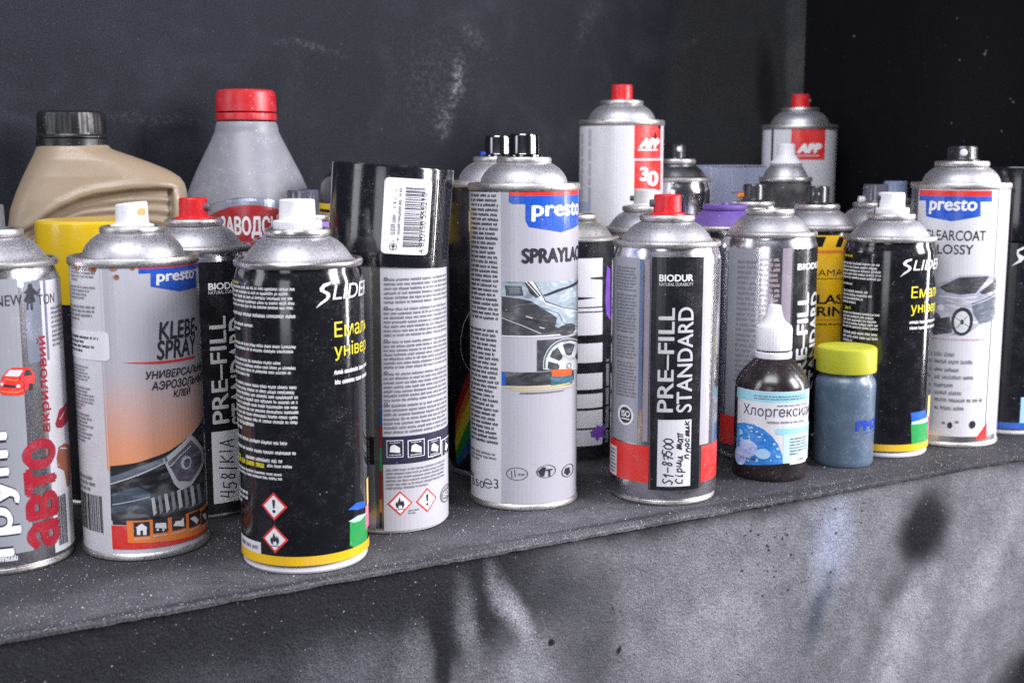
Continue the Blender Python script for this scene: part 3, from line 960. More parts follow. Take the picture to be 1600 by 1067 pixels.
    ('fine_print',3,'F','white',-35.4,89.2,-4.4,101.3,5,4,0.1,0),
    ('fine_print',3,'F','white',-34.3,79.3,-4.7,87.8,3,5,0.3,0),
    ('fine_print',3,'F','yellow',-36.7,138.4,-27.5,141.1,1,1,0,0),
    ('fine_print',3,'F','yellow',-33.3,101.7,-26.5,104.9,1,1,0,0),
    ('logo',3,'P','white',[(15.6,139.4),(15.5,138.1),(12.3,136.9),(11.7,135.7),(15.0,134.1),(15.6,132.3),(13.9,130.6),(10.6,128.6),(7.8,126.8),(10.1,129.6),(13.0,131.6),(13.5,132.6),(13.1,133.4),(9.8,134.9),(9.4,136.4),(11.3,138.4)]),
    ('logo',3,'T','white','LIDER',16.8,131.3,49.5,138.2,0,-0.004,0.18),
    ('lettering',3,'T','yellow','Емаль',16.4,112.2,48.8,120.2,0,0.0,0),
    ('lettering',3,'T','yellow','універс',16.5,100.0,51.4,109.4,0,0.0,0),
    ('fine_print',3,'F','white',16.0,94.0,48.7,97.1,1,6,0.1,0),
    ('fine_print',3,'F','white',16.3,90.0,48.7,93.1,1,7,0.1,0),
    ('picture',3,'P','green',[(21.1,24.3),(41.7,24.7),(46.4,7.6),(22.5,9.6)]),
    ('picture',3,'P','palegreen',[(21.6,25.7),(28.8,26.3),(41.2,27.1),(42.0,23.3),(21.7,23.8)]),
    ('picture',3,'P','blue2',[(20.6,32.1),(35.5,32.7),(39.7,27.4),(21.5,26.1)]),
    ('picture',3,'R','paleyellow',39.8,26.7,48.6,41.8,0),
    ('picture',3,'R','pink',43.1,7.6,48.8,26.7,0),
    ('label',3,'RING','gold',5,9.8),
],
'C': [
    ('label',1,'R','paper',-33.1,8.2,41.9,187.3,0),
    ('logo',2,'R','red',-32.4,180.2,22.4,184.2,0),
    ('logo',2,'R','blue',-32.1,176.6,22.7,180.2,0),
    ('logo',2,'P','blue',[(-25.1,176.5),(13.8,177.2),(14.5,166.4),(-4.8,162.7),(-24.4,165.6)]),
    ('logo',3,'T','white','presto',-21.9,167.2,11.8,177.9,0,0.035,0.06),
    ('lettering',3,'T','ink','CLEARCOAT',-24.1,149.2,19.2,156.4,0,0.012,0),
    ('lettering',3,'T','ink','GLOSSY',-20.7,139.6,10.8,146.4,0,0.012,0),
    ('picture',2,'P','carlilac',[(-17.0,116.0),(-10.0,118.8),(2.7,124.9),(30.7,125.9),(34.8,93.4),(18.3,89.3),(9.2,82.9),(-15.0,80.5)]),
    ('picture',3,'P','charcoal',[(-10.8,116.0),(2.7,123.5),(24.4,124.3),(14.0,112.3),(3.4,111.2),(-6.2,112.7)]),
    ('picture',3,'P','charcoal',[(16.8,113.1),(31.7,122.6),(32.5,114.3),(18.9,111.3)]),
    ('picture',4,'L','white',[(-11.4,109.6),(3.5,108.5),(14.6,109.5)],0.6),
    ('picture',4,'L','silver',[(-5.8,106.3),(10.4,103.1),(32.1,110.7)],0.5),
    ('picture',4,'E','white',-11.9,99.1,-6.5,103.7,0),
    ('picture',4,'E','charcoal',-16.2,88.2,-8.7,97.5,0),
    ('picture',3,'P','slate',[(11.6,105.0),(32.7,112.5),(34.7,93.9),(18.2,90.2),(13.4,97.6)]),
    ('picture',4,'E','ink',-1.6,81.9,13.3,102.1,0),
    ('picture',5,'E','silver3',0.5,83.8,11.0,99.4,0),
    ('picture',5,'E','ink',4.4,89.8,7.0,93.4,0),
    ('picture',5,'L','ink',[(1.2,94.7),(10.3,88.5)],0.5),
    ('picture',5,'L','ink',[(2.5,87.4),(9.0,95.8)],0.5),
    ('picture',3,'P','charcoal',[(-15.7,91.6),(-2.7,95.4),(-0.3,83.5),(-15.1,81.0)]),
    ('fine_print',3,'F','pinkred',-13.4,77.8,24.3,80.1,1,3,0,0),
    ('fine_print',3,'F','grey',-11.9,65.7,4.3,69.9,1,30,0,0),
    ('fine_print',3,'F','grey',-11.6,60.5,15.0,64.7,1,31,0,0),
    ('fine_print',3,'F','grey',-11.3,54.6,5.3,58.8,1,32,0,0),
    ('fine_print',3,'F','grey',-11.0,49.3,15.6,53.5,1,33,0,0),
    ('fine_print',3,'F','grey',-10.8,43.3,1.6,47.5,1,34,0,0),
    ('fine_print',3,'F','grey',-10.5,37.9,8.0,42.1,1,35,0,0),
    ('fine_print',3,'F','grey',-10.2,32.7,24.1,36.9,1,36,0,0),
    ('fine_print',3,'F','grey',-9.9,26.7,10.4,31.0,1,37,0,0),
    ('icon',3,'E','ink',-0.4,14.1,3.1,18.8,0),
    ('icon',3,'E','ink',14.8,14.3,19.8,20.0,0),
    ('icon',3,'E','grey',-4.4,17.0,-1.8,18.9,0),
    ('icon',3,'E','grey',4.7,18.1,7.4,20.0,0),
    ('icon',3,'P','red',[(19.5,5.7),(29.9,18.1),(31.0,5.6)]),
    ('label',2,'R','grey',28.3,5.9,29.3,187.4,0),
    ('label',1,'R','paper2',41.9,4.0,60.7,187.0,0),
],
'A': [
    ('label',1,'R','paper',-49.9,53.1,50.2,232.4,0),
    ('label',2,'R','red',9.8,206.1,37.8,232.5,0),
    ('label',2,'R','red',10.2,182.0,39.2,204.7,0),
    ('logo',3,'T','white','APP',13.4,213.8,35.5,221.5,0,0.09,0.25),
    ('logo',3,'R','white',13.0,212.1,32.6,213.3,0),
    ('logo',3,'T','white','3',14.4,189.3,22.5,199.9,0,0.05,0),
    ('logo',3,'T','white','0',20.7,185.3,34.4,196.9,0,0.05,0),
    ('fine_print',2,'F','faint',-45.1,166.0,-23.0,227.9,2,3,0.1,90),
    ('label',2,'R','bluepale',-47.3,165.9,-25.3,172.8,0),
    ('label',4,'P','black',[(28.0,225.4),(29.6,226.4),(30.5,221.1),(28.1,221.1)]),
    ('label',4,'P','black',[(32.0,232.2),(37.2,232.8),(37.4,227.9),(34.0,228.8)]),
],
'A2': [
    ('label',1,'R','paper',-49.6,108.5,49.7,233.3,0),
    ('label',2,'R','red',-7.1,204.5,24.2,233.3,0),
    ('logo',3,'T','white','APP',-2.0,210.0,20.8,218.9,0,0.09,0.25),
    ('logo',3,'R','pinkred',-2.3,207.3,18.4,208.9,0),
    ('label',2,'R','black',-27.3,176.1,-24.5,233.1,0),
],
'Q': [
    ('label',1,'R','blackink',-48.5,4.0,52.7,186.1,0),
    ('picture',2,'P','redd',[(-34.4,43.1),(-19.3,72.9),(-19.4,62.3),(-34.6,32.3)]),
    ('picture',2,'P','orgd',[(-34.6,32.3),(-19.4,62.3),(-19.5,53.0),(-34.8,21.4)]),
    ('picture',2,'P','yeld',[(-35.7,22.1),(-18.4,56.1),(-18.5,41.3),(-33.9,14.7)]),
    ('picture',2,'P','grnd',[(-33.9,14.7),(-18.5,41.3),(-18.6,28.5),(-33.2,7.9)]),
    ('picture',2,'P','blud',[(-33.2,7.9),(-18.6,28.5),(-18.7,17.8),(-31.5,5.6)]),
    ('picture',2,'L','silver',[(-19.6,109.1),(-24.5,101.7),(-27.7,90.9),(-27.2,82.5),(-24.2,75.3),(-19.8,71.6)],0.3),
    ('label',2,'R','paleyellow',-19.7,160.9,-18.2,173.8,0),
],
'W': [
    ('label',1,'R','blackink',-11.1,1.7,34.1,151.2,0),
    ('label',2,'R','paper',-6.8,107.0,21.2,140.0,0),
    ('label',2,'R','paper',-6.7,103.9,21.5,106.1,0),
    ('label',2,'R','paper',-6.7,87.6,21.7,103.0,0),
    ('label',2,'R','paper',-6.5,68.6,21.9,81.9,0),
    ('label',2,'R','paper',-6.4,49.9,22.2,61.1,0),
    ('label',2,'R','paper',-6.3,37.0,22.4,46.8,0),
    ('label',2,'R','paper',-6.2,23.0,22.6,35.2,0),
    ('label',2,'R','paper',-6.1,10.4,22.8,21.7,0),
    ('label',3,'P','black',[(11.6,126.9),(21.2,127.3),(21.2,125.1),(12.6,126.0)]),
    ('label',3,'P','black',[(3.2,114.0),(16.6,113.2),(3.3,111.8)]),
    ('paint_smear',3,'P','purple',[(12.7,20.4),(16.2,21.9),(18.2,24.9),(21.0,22.8),(23.3,25.2),(25.9,21.6),(24.0,18.2),(25.3,14.4),(20.5,16.0),(18.4,12.6),(16.2,16.1),(13.7,16.3)]),
    ('paint_smear#b',3,'P','purple',[(25.2,134.5),(28.6,132.1),(29.4,96.7),(25.2,100.7),(23.8,110.5)]),
    ('fine_print',3,'F','silver2',24.2,11.3,29.8,70.3,1,5,0,90),
],
'Y': [
    ('label',1,'R','amber',-6.1,60.2,48.8,151.0,0),
    ('label',2,'P','black',[(-2.8,142.5),(1.3,142.6),(3.7,150.1),(-0.4,150.1)]),
    ('label',2,'P','black',[(0.8,142.6),(4.9,142.7),(7.4,150.1),(3.3,150.1)]),
    ('label',2,'P','black',[(14.4,142.6),(19.2,142.5),(22.3,149.9),(17.2,150.0)]),
    ('label',2,'P','black',[(30.3,142.1),(40.1,141.5),(47.2,148.8),(35.3,149.4)]),
    ('label',2,'R','orange3',-5.4,138.0,47.3,140.3,0),
    ('lettering',3,'T','black','AMA',2.4,121.6,21.3,126.3,0,0.0,0),
    ('lettering',3,'T','black','LAS',2.2,100.9,22.3,107.9,0,0.03,0),
    ('lettering',3,'T','black','RIN',2.5,91.8,22.8,99.0,0,0.03,0),
    ('fine_print',3,'F','black',1.7,118.8,21.5,120.2,1,2,0,0),
    ('fine_print',3,'F','black',2.9,84.7,24.5,87.1,1,3,0,0),
    ('label',2,'R','orange3',2.8,88.8,24.4,89.5,0),
],
'V': [
    ('label',1,'R','navy',-24.7,-6.4,28.6,149.4,0),
    ('label',2,'R','darkred',-3.2,93.4,6.1,115.0,0),
    ('label',2,'R','blue2',-1.9,22.7,7.4,86.7,0),
    ('label',2,'R','grey',-3.7,117.8,5.5,134.1,0),
    ('label',2,'R','darkred',-2.6,-4.5,14.8,18.8,0),
    ('label',3,'R','grey',-0.7,-1.6,13.8,13.0,0),
],
'E': [
    ('label',1,'R','blackink',-9.0,5.1,34.6,144.7,0),
    ('logo',3,'P','white',[(6.7,142.4),(6.8,140.5),(3.4,138.6),(3.5,136.7),(8.1,134.4),(5.6,131.1),(-1.2,127.5),(3.8,132.4),(2.2,136.2),(2.0,139.5)]),
    ('logo',3,'T','white','LIDER',8.3,134.4,27.7,142.0,0,-0.004,0.18),
    ('picture',2,'R','paleblue',11.5,6.6,47.6,29.4,0),
    ('label',3,'RING','blue2',5,9.8),
],
'H': [
    ('label',1,'R','paper',-26.5,12.8,32.6,59.7,0),
    ('label',2,'R','aqua',-27.9,52.7,29.7,59.3,0),
    ('fine_print',3,'F','slate',-11.7,54.0,25.6,57.3,2,3,0.1,0),
    ('lettering',3,'T','ink','Хлоргексидин',-19.6,41.5,37.9,50.3,0,-0.008,0),
    ('fine_print',3,'F','grey',3.4,49.6,27.9,51.7,1,2,0,0),
    ('fine_print',3,'F','grey',-2.7,38.5,25.1,41.0,1,8,0,0),
    ('picture',2,'P','cellblue',[(-26.7,35.4),(-18.7,37.4),(-11.1,37.4),(-4.6,35.2),(0.8,30.9),(5.1,25.1),(7.8,18.8),(8.4,12.8),(-25.1,9.1)]),
    ('picture',4,'R','sticker',-35.3,60.1,-28.5,60.5,0),
    ('label',3,'R','aqua',3.5,31.9,33.0,35.7,0),
    ('label',2,'R','aquapale',8.4,12.9,35.5,37.5,0),
    ('fine_print',3,'F','slate',12.9,17.7,30.8,29.6,6,4,0.2,0),
    ('label',3,'R','paper',13.3,11.8,29.2,16.9,0),
    ('fine_print',3,'F','ink',19.6,13.5,25.1,15.7,1,2,0,0),
    ('picture',3,'E','paleblue',-15.3,34.1,-13.5,35.3,0),
    ('picture',3,'E','paleblue',-22.2,24.9,-18.8,27.0,0),
    ('picture',3,'E','paleblue',-5.9,30.9,-4.7,32.1,0),
    ('picture',3,'E','paleblue',-15.7,12.6,-13.2,14.7,0),
    ('picture',3,'E','paleblue',-12.7,20.7,-10.5,22.9,0),
    ('picture',3,'E','paleblue',-3.9,21.1,-2.3,22.3,0),
    ('picture',3,'E','paleblue',5.1,16.4,6.9,17.8,0),
    ('picture',3,'E','paleblue',3.7,16.8,5.4,18.4,0),
    ('picture',3,'E','paleblue',-4.1,27.1,-2.9,28.5,0),
    ('picture',3,'E','paleblue',-22.2,19.2,-20.0,20.9,0),
    ('picture',3,'E','paleblue',-8.3,29.0,-5.9,30.3,0),
    ('picture',3,'E','paleblue',-9.8,32.3,-7.9,33.7,0),
    ('picture',3,'E','paleblue',-10.9,18.1,-9.3,19.9,0),
    ('picture',3,'E','paleblue',-22.5,29.4,-19.3,31.2,0),
    ('picture',3,'E','paleblue',-14.9,28.1,-13.4,29.8,0),
    ('picture',3,'E','paleblue',-23.0,17.1,-19.5,19.4,0),
    ('picture',3,'E','paleblue',0.1,13.9,1.1,15.3,0),
    ('picture',3,'E','paleblue',-9.3,13.2,-7.4,15.3,0),
    ('picture',3,'E','paleblue',-13.4,32.2,-11.6,33.4,0),
    ('picture',3,'E','paleblue',-9.9,13.1,-8.4,14.2,0),
    ('picture',3,'E','paleblue',-23.4,30.9,-20.1,32.4,0),
    ('picture',3,'E','paleblue',-14.0,34.3,-11.4,35.9,0),
    ('picture',3,'E','paleblue',-16.1,35.0,-14.8,36.3,0),
    ('picture',3,'E','paleblue',-22.6,22.3,-20.4,24.6,0),
    ('picture',3,'E','paleblue',-19.5,22.4,-16.7,24.0,0),
    ('picture',3,'E','paleblue',-14.6,26.2,-13.3,27.7,0),
    ('picture',3,'E','paleblue',-14.6,14.0,-12.1,15.7,0),
    ('picture',3,'E','paleblue',-23.3,28.7,-21.1,30.0,0),
    ('picture',3,'E','paleblue',-14.6,14.7,-13.2,15.8,0),
    ('picture',3,'E','paleblue',3.9,21.5,5.9,23.5,0),
    ('picture',3,'E','paleblue',-15.9,13.9,-13.3,16.1,0),
    ('picture',3,'E','paleblue',-11.9,20.2,-9.7,22.1,0),
    ('picture',3,'E','paleblue',1.5,24.7,3.3,26.6,0),
    ('picture',3,'E','paleblue',-9.6,15.4,0.4,22.1,0),
    ('picture',3,'E','lavblue',-22.5,15.7,-7.9,26.7,0),
    ('picture',3,'E','lavblue',-28.4,8.8,-15.7,20.7,0),
    ('fine_print',4,'F','ink',-21.5,13.1,-8.6,15.7,1,2,0,0),
],
'J': [
    ('lettering',2,'T','royal','PMZ',8.3,25.9,31.0,33.0,0,0.05,0),
    ('fine_print',2,'F','royal',15.7,23.5,29.8,24.8,1,2,0,0),
],
'RJ': [
    ('lettering',3,'T','paper','ЗАВОДСЬК',-21.9,152.8,25.1,168.0,0,0.045,0),
],
}


# ------------------------------------------------------------------ the setting: shelf, front panel, walls
EDGE = R_(29.37)
ED = Vector((math.cos(EDGE), math.sin(EDGE), 0))
EN = Vector((-math.sin(EDGE), math.cos(EDGE), 0))
EO = Vector((0, .637, 0))


def structure(name, verts, faces, mt, loc, rz):
    o = link_mesh(name, verts, faces, mt, smooth=False)
    o.location = loc
    o.rotation_euler = (0, 0, rz)
    o['kind'] = 'structure'
    return o


def blob(nt, v, cx, cz, rx, rz, ang, lo=.2, hi=1.0):
    """soft sprayed patch in the x-z plane of a board; 1 in the middle, 0 outside (metres)"""
    mp = N(nt, 'ShaderNodeMapping')
    mp.vector_type = 'TEXTURE'
    mp.inputs['Location'].default_value = (cx, 0, cz)
    mp.inputs['Rotation'].default_value = (0, R_(ang), 0)
    mp.inputs['Scale'].default_value = (rx, 1e3, rz)
    nt.links.new(v, mp.inputs['Vector'])
    ln = N(nt, 'ShaderNodeVectorMath')
    ln.operation = 'LENGTH'
    nt.links.new(mp.outputs[0], ln.inputs[0])
    return ramp(nt, ln.outputs['Value'], lo, hi, 1, 0)


def warp(nt, v, scale, amt):
    n = N(nt, 'ShaderNodeTexNoise')
    n.inputs['Scale'].default_value = scale
    n.inputs['Detail'].default_value = 3
    nt.links.new(v, n.inputs['Vector'])
    s = N(nt, 'ShaderNodeVectorMath')
    s.operation = 'SUBTRACT'
    nt.links.new(n.outputs['Color'], s.inputs[0])
    s.inputs[1].default_value = (.5, .5, .5)
    k = N(nt, 'ShaderNodeVectorMath')
    k.operation = 'SCALE'
    nt.links.new(s.outputs[0], k.inputs[0])
    k.inputs['Scale'].default_value = amt
    a = N(nt, 'ShaderNodeVectorMath')
    a.operation = 'ADD'
    nt.links.new(v, a.inputs[0])
    nt.links.new(k.outputs[0], a.inputs[1])
    return a.outputs[0]


def painted_board(name, base, blobs, speck=.25, rough=.7, relief=.5, reliefscale=300, mottling=.5, flat=False, grain=(.5, 1.7), spec=.2, wobble=.016, cloud=None):
    m, nt, p = nodes(name)
    v = coords(nt)
    pv = v
    if flat:    # a lying board: paint patches are placed along its length and depth
        sx = N(nt, 'ShaderNodeSeparateXYZ')
        nt.links.new(v, sx.inputs[0])
        cb = N(nt, 'ShaderNodeCombineXYZ')
        nt.links.new(sx.outputs['X'], cb.inputs['X'])
        nt.links.new(sx.outputs['Y'], cb.inputs['Z'])
        pv = cb.outputs[0]
    wv = warp(nt, pv, 28 if flat else 22, .004 if flat else wobble)
    col = base
    fine = noise(nt, v, 1000, 4, .8)
    mid = noise(nt, v, 55, 5, .65)
    for bl in blobs:
        (bc, cx, cz, rx, rz, ang, amt, lo) = bl[:8]
        f = blob(nt, wv, cx, cz, rx, rz, ang, lo)
        f = math_(nt, 'MULTIPLY', f, amt)
        if len(bl) > 8:    # chalky rub: broken into grains
            f = math_(nt, 'MULTIPLY', f, ramp(nt, noise(nt, v, 240, 6, .85), .40, .72))
        # overspray breaks up into grain at its edges
        e = math_(nt, 'MULTIPLY', math_(nt, 'MULTIPLY', f, math_(nt, 'SUBTRACT', 1.0, f)), math_(nt, 'MULTIPLY', math_(nt, 'SUBTRACT', fine, .5), 2.6))
        f = ramp(nt, math_(nt, 'ADD', f, e), -.05, 1.05)
        col = mix(nt, f, col, bc)
    if cloud:   # drifts of overspray mist
        cl = math_(nt, 'MULTIPLY', ramp(nt, noise(nt, v, 16, 4, .6, .6), .45, .75), ramp(nt, noise(nt, v, 130, 4, .7), .25, .7, .4, 1))
        col = mix(nt, math_(nt, 'MULTIPLY', cl, cloud[1]), col, cloud[0])
    col = mix(nt, ramp(nt, mid, .3, .7, 0, mottling), col, (.011, .011, .014))
    sc = N(nt, 'ShaderNodeVectorMath')
    sc.operation = 'SCALE'
    if isinstance(col, tuple):
        sc.inputs[0].default_value = col
    else:
        nt.links.new(col, sc.inputs[0])
    nt.links.new(ramp(nt, fine, .32, .70, *grain), sc.inputs['Scale'])
    g = sc.outputs[0]
    g = mix(nt, ramp(nt, noise(nt, v, 640, 1.5, .6), .72, .77, 0, speck * 2.4), g, (.62, .61, .66))
    g = mix(nt, ramp(nt, noise(nt, v, 420, 2, .5), .69, .73, 0, .5), g, (.015, .015, .02))
    nt.links.new(g, p.inputs['Base Color'])
    p.inputs['Roughness'].default_value = rough
    p.inputs['Specular IOR Level'].default_value = spec
    r1 = noise(nt, v, reliefscale, 4, .6, 1.2)
    r2 = noise(nt, v, 1400, 3, .7)
    bump(nt, p, math_(nt, 'ADD', r1, math_(nt, 'MULTIPLY', r2, .35)), relief, .0016)
    return m


# shelf top: dusty board, 350 mm deep; the darker base behind paints in the cans' shade
DARK, LIGHT, PALE = (.006, .006, .009), (.44, .43, .49), (.31, .34, .46)
shelf_m = painted_board('dusty_shaded_board_paint', (.034, .034, .040), [
    ((.095, .094, .108), -.12, .02, .24, .055, 0, .9, .2),
    ((.105, .103, .118), .06, .015, .14, .07, 0, .85, .2),
    ((.060, .059, .068), .28, .02, .18, .05, 0, .7, .2),
    ((.030, .029, .035), -.15, .004, .20, .0042, 0, .75, .2),
    ((.028, .027, .034), .12, .010, .30, .005, .8, .7, .2),
    ((.035, .033, .040), .30, .018, .16, .004, -1.5, .6, .2, 1),
    ((.20, .195, .215), -.02, .014, .12, .008, 1, .8, .0, 1),
    ((.17, .168, .19), -.17, .022, .07, .018, 6, .8, .0, 1),
    ((.19, .187, .21), .06, .030, .06, .014, -5, .8, .0, 1),
    ((.16, .155, .165), .24, .014, .08, .006, 2, .8, .0, 1),
    ((.24, .235, .26), .14, .0003, .22, .0014, 0, .75, .2, 1),
    ((.020, .020, .025), .19, .012, .05, .0035, -3, .9, .2, 1),
    ((.020, .020, .025), .02, .026, .04, .0025, 14, .9, .2, 1),
    ((.030, .029, .034), -.2, .030, .05, .020, 0, .6, .1, 1)], speck=.42, relief=.30, reliefscale=520, mottling=.35, flat=True, grain=(.30, 2.2), cloud=((.020, .020, .025), .7), spec=.12)
L0, L1 = -.62, .98
rnd = random.Random(3)
vs, fs = [], []
# the front edge is a worn lip: short segments that wander a little
nx = 320
for i in range(nx + 1):
    x = L0 + (L1 - L0) * i / nx
    j = rnd.uniform(-.0003, .0003) + .0002 * math.sin(x * 41)
    k = rnd.uniform(-.0003, .0003)
    for (y, z) in ((.352, 0), (.004, 0), (.0009 + j, -.0002 + k * .3), (-.0002 + j, -.0009 + k * .6), (-.0001 + j * 1.2, -.0026 + k), (.003, -.0036), (.352, -.0036)):
        vs.append((x, y, z))
for i in range(nx):
    for q in range(6):
        a = i * 7 + q
        fs.append((a, a + 7, a + 8, a + 1))
shelf = structure('shelf', vs, fs, shelf_m, EO, EDGE)

panel_m = painted_board('sprayed_panel_paint', (.195, .194, .218), [
    (DARK, -.22, -.03, .21, .14, 0, 1.0, .6),
    (DARK, -.05, -.012, .10, .075, 0, 1.0, .45),
    ((.018, .018, .023), .10, .004, .30, .020, 0, .9, .2),
    ((.11, .11, .128), -.095, -.055, .060, .040, 0, .95, .05),
    ((.050, .050, .060), -.16, -.045, .07, .03, 0, .85, .05),
    ((.030, .030, .036), .030, -.030, .060, .040, 0, .75, .1),
    ((.055, .055, .065), .052, -.070, .036, .070, -10, .7, .1),
    ((.17, .17, .19), -.058, -.060, .020, .045, 0, .85, .1),
    ((.20, .20, .225), -.022, -.046, .013, .050, -10, .85, .1),
    (LIGHT, .002, -.034, .0105, .046, -25, .8, .0),
    ((.28, .28, .32), .012, -.078, .022, .030, -15, .8, .1),
    (DARK, -.040, -.055, .010, .070, -4, .9, .2),
    ((.30, .295, .33), .140, -.075, .08, .07, 0, .75, .1),
    (PALE, .238, -.036, .036, .060, 12, .8, .0),
    ((.07, .08, .115), .226, -.078, .014, .046, 24, .75, .1),
    (LIGHT, .300, -.120, .034, .12, 22, .6, .0),
    ((.14, .138, .155), .278, -.10, .012, .09, 20, .6, .1),
    (LIGHT, .385, -.08, .034, .11, 28, .5, .0),
    (DARK, .320, -.038, .038, .046, 25, 1.0, .20),
    ((.05, .05, .06), .298, -.075, .016, .034, 35, .6, .1),
    ((.035, .035, .042), .45, -.002, .10, .022, 0, .85, .2),
    (DARK, .45, -.175, .08, .05, 0, .95, .3),
    (DARK, .066, -.052, .0042, .005, 0, .95, .4, 1),
    (DARK, .072, -.074, .0028, .003, 0, .9, .4),
    (DARK, .026, -.060, .0024, .003, 0, .9, .4),
    ((.03, .03, .035), .62, -.1, .16, .4, 0, .7, .4)], speck=.2, relief=.62, reliefscale=240, mottling=.30, grain=(.55, 1.5), wobble=.022, cloud=((.030, .030, .036), .35), spec=.10)
fp = structure('front_panel', [(L0, .0022, -.0037), (L1, .0022, -.0037), (L1, .0022, -.42), (L0, .0022, -.42), (L0, .02, -.0037), (L1, .02, -.0037), (L1, .02, -.42), (L0, .02, -.42)],
               [(0, 3, 2, 1), (4, 5, 6, 7), (0, 1, 5, 4), (3, 7, 6, 2), (0, 4, 7, 3), (1, 2, 6, 5)], panel_m, EO, EDGE)

wall_m = painted_board('dark_wall_paint', (.0075, .0082, .0130), [
    ((.012, .0135, .020), -.10, .33, .26, .12, 0, .8, .1),
    ((.026, .0255, .028), .44, .26, .10, .20, 0, .95, .7),
    ((.075, .074, .080), .508, .30, .022, .17, 0, .9, .3),
    ((.006, .006, .008), .470, .27, .018, .07, -8, .9, .2),
    ((.10, .105, .12), .02, .29, .05, .006, 12, .8, .0, 1),
    ((.09, .09, .105), -.10, .235, .06, .008, 4, .8, .0, 1),
    ((.08, .08, .09), .27, .32, .012, .05, 20, .8, .0, 1),
    ((.12, .12, .13), .385, .31, .030, .004, -30, .7, .0, 1),
    ((.34, .35, .38), .145, .268, .009, .032, 8, 1.0, .0, 1),
    ((.24, .25, .27), .134, .238, .013, .026, 8, .85, .0, 1),
    ((.15, .155, .17), .160, .305, .026, .012, 40, .7, .0, 1),
    ((.06, .06, .07), .125, .27, .06, .08, 20, .8, .0, 1)], speck=.10, rough=.7, relief=.25, reliefscale=190, mottling=.15, grain=(.4, 2.0), spec=.12, cloud=((.030, .033, .043), .8))
WO = EO + EN * .350
structure('back_wall', [(L0, 0, -.05), (.5303, 0, -.05), (.5303, 0, .75), (L0, 0, .75), (L0, .02, -.05), (.5303, .02, -.05), (.5303, .02, .75), (L0, .02, .75)],
          [(0, 1, 2, 3), (4, 7, 6, 5), (0, 4, 5, 1), (3, 2, 6, 7), (0, 3, 7, 4), (1, 5, 6, 2)], wall_m, WO, EDGE)
side_m = painted_board('black_side_paint', (.0045, .0045, .0065), [((.009, .009, .012), -.2, .25, .1, .2, 0, .5, .1)], speck=.08, rough=.75, relief=.2, reliefscale=190, mottling=.1, spec=.08)
CORNER = WO + ED * .5165
structure('side_wall', [(-.345, 0, .0004), (.0, 0, .0004), (.0, 0, .75), (-.345, 0, .75), (-.345, -.02, .0004), (.0, -.02, .0004), (.0, -.02, .75), (-.345, -.02, .75)],
          [(0, 3, 2, 1), (4, 5, 6, 7), (0, 1, 5, 4), (3, 7, 6, 2), (0, 4, 7, 3), (1, 2, 6, 5)], side_m, CORNER - EN * .0006, EDGE + R_(90))


def lump(name, pts, mt, normal_axis, parent=None, kind='stuff'):
    """small dried drips or grains, each a squashed eight-sided bead"""
    vs, fs = [], []
    for (x, y, z, r) in pts:
        b = len(vs)
        sx, sy, sz = r, r, r
        if normal_axis == 'y':
            sy = r * .4
        vs += [(x + sx, y, z), (x - sx * .8, y, z), (x, y + sy, z), (x, y - sy, z), (x, y, z + sz), (x, y, z - sz * .9)]
        fs += [(b, b + 2, b + 4), (b + 2, b + 1, b + 4), (b + 1, b + 3, b + 4), (b + 3, b, b + 4), (b + 2, b, b + 5), (b + 1, b + 2, b + 5), (b + 3, b + 1, b + 5), (b, b + 3, b + 5)]
    o = link_mesh(name, vs, fs, mt, parent, smooth=False)
    o['kind'] = kind
    return o


grain_m = plastic('pale_grit', (.60, .59, .64), .5, .2)
pts = []
for _ in range(4200):
    x = rnd.uniform(-.32, .45)
    y = .0005 + .12 * rnd.random() ** 1.6
    r = rnd.choice((.00012, .00016, .0002, .00028)) if rnd.random() < .985 else .0005
    pts.append((x, y, r * .4, r))
g = lump('shelf_grit', pts, grain_m, 'z')
g.location = EO
g.rotation_euler = (0, 0, EDGE)
pts = [(-.33 + .33 * rnd.random(), .0, .08 + .3 * rnd.random(), rnd.choice((.0004, .0006, .0009))) for _ in range(14)]
pts += [(-.064, 0, .315, .0014), (-.185, 0, .286, .0012), (-.21, 0, .289, .0018), (-.2112, 0, .2915, .0011), (-.18, 0, .235, .0010), (-.24, 0, .25, .0012)]
g = lump('wall_drips', pts, plastic('pale_drip', (.13, .105, .10), .7, .2, (.05, .05, .05), dirt2=(.1, .1, .1)), 'y')
g.location = CORNER
g.rotation_euler = (0, 0, EDGE + R_(90))
pts = [(.17 + .12 * rnd.random() * rnd.random() + rnd.uniform(-.01, .01), .0018, -.012 - .055 * rnd.random(), rnd.choice((.0006, .0008, .0011))) for _ in range(40)]
pts += [(rnd.uniform(-.2, .42), .0018, -.012 - .15 * rnd.random(), rnd.choice((.0004, .0006))) for _ in range(60)]
g = lump('panel_drips', pts, plastic('dark_drip', (.03, .03, .036), .6, .3), 'y')
g.location = EO
g.rotation_euler = (0, 0, EDGE)

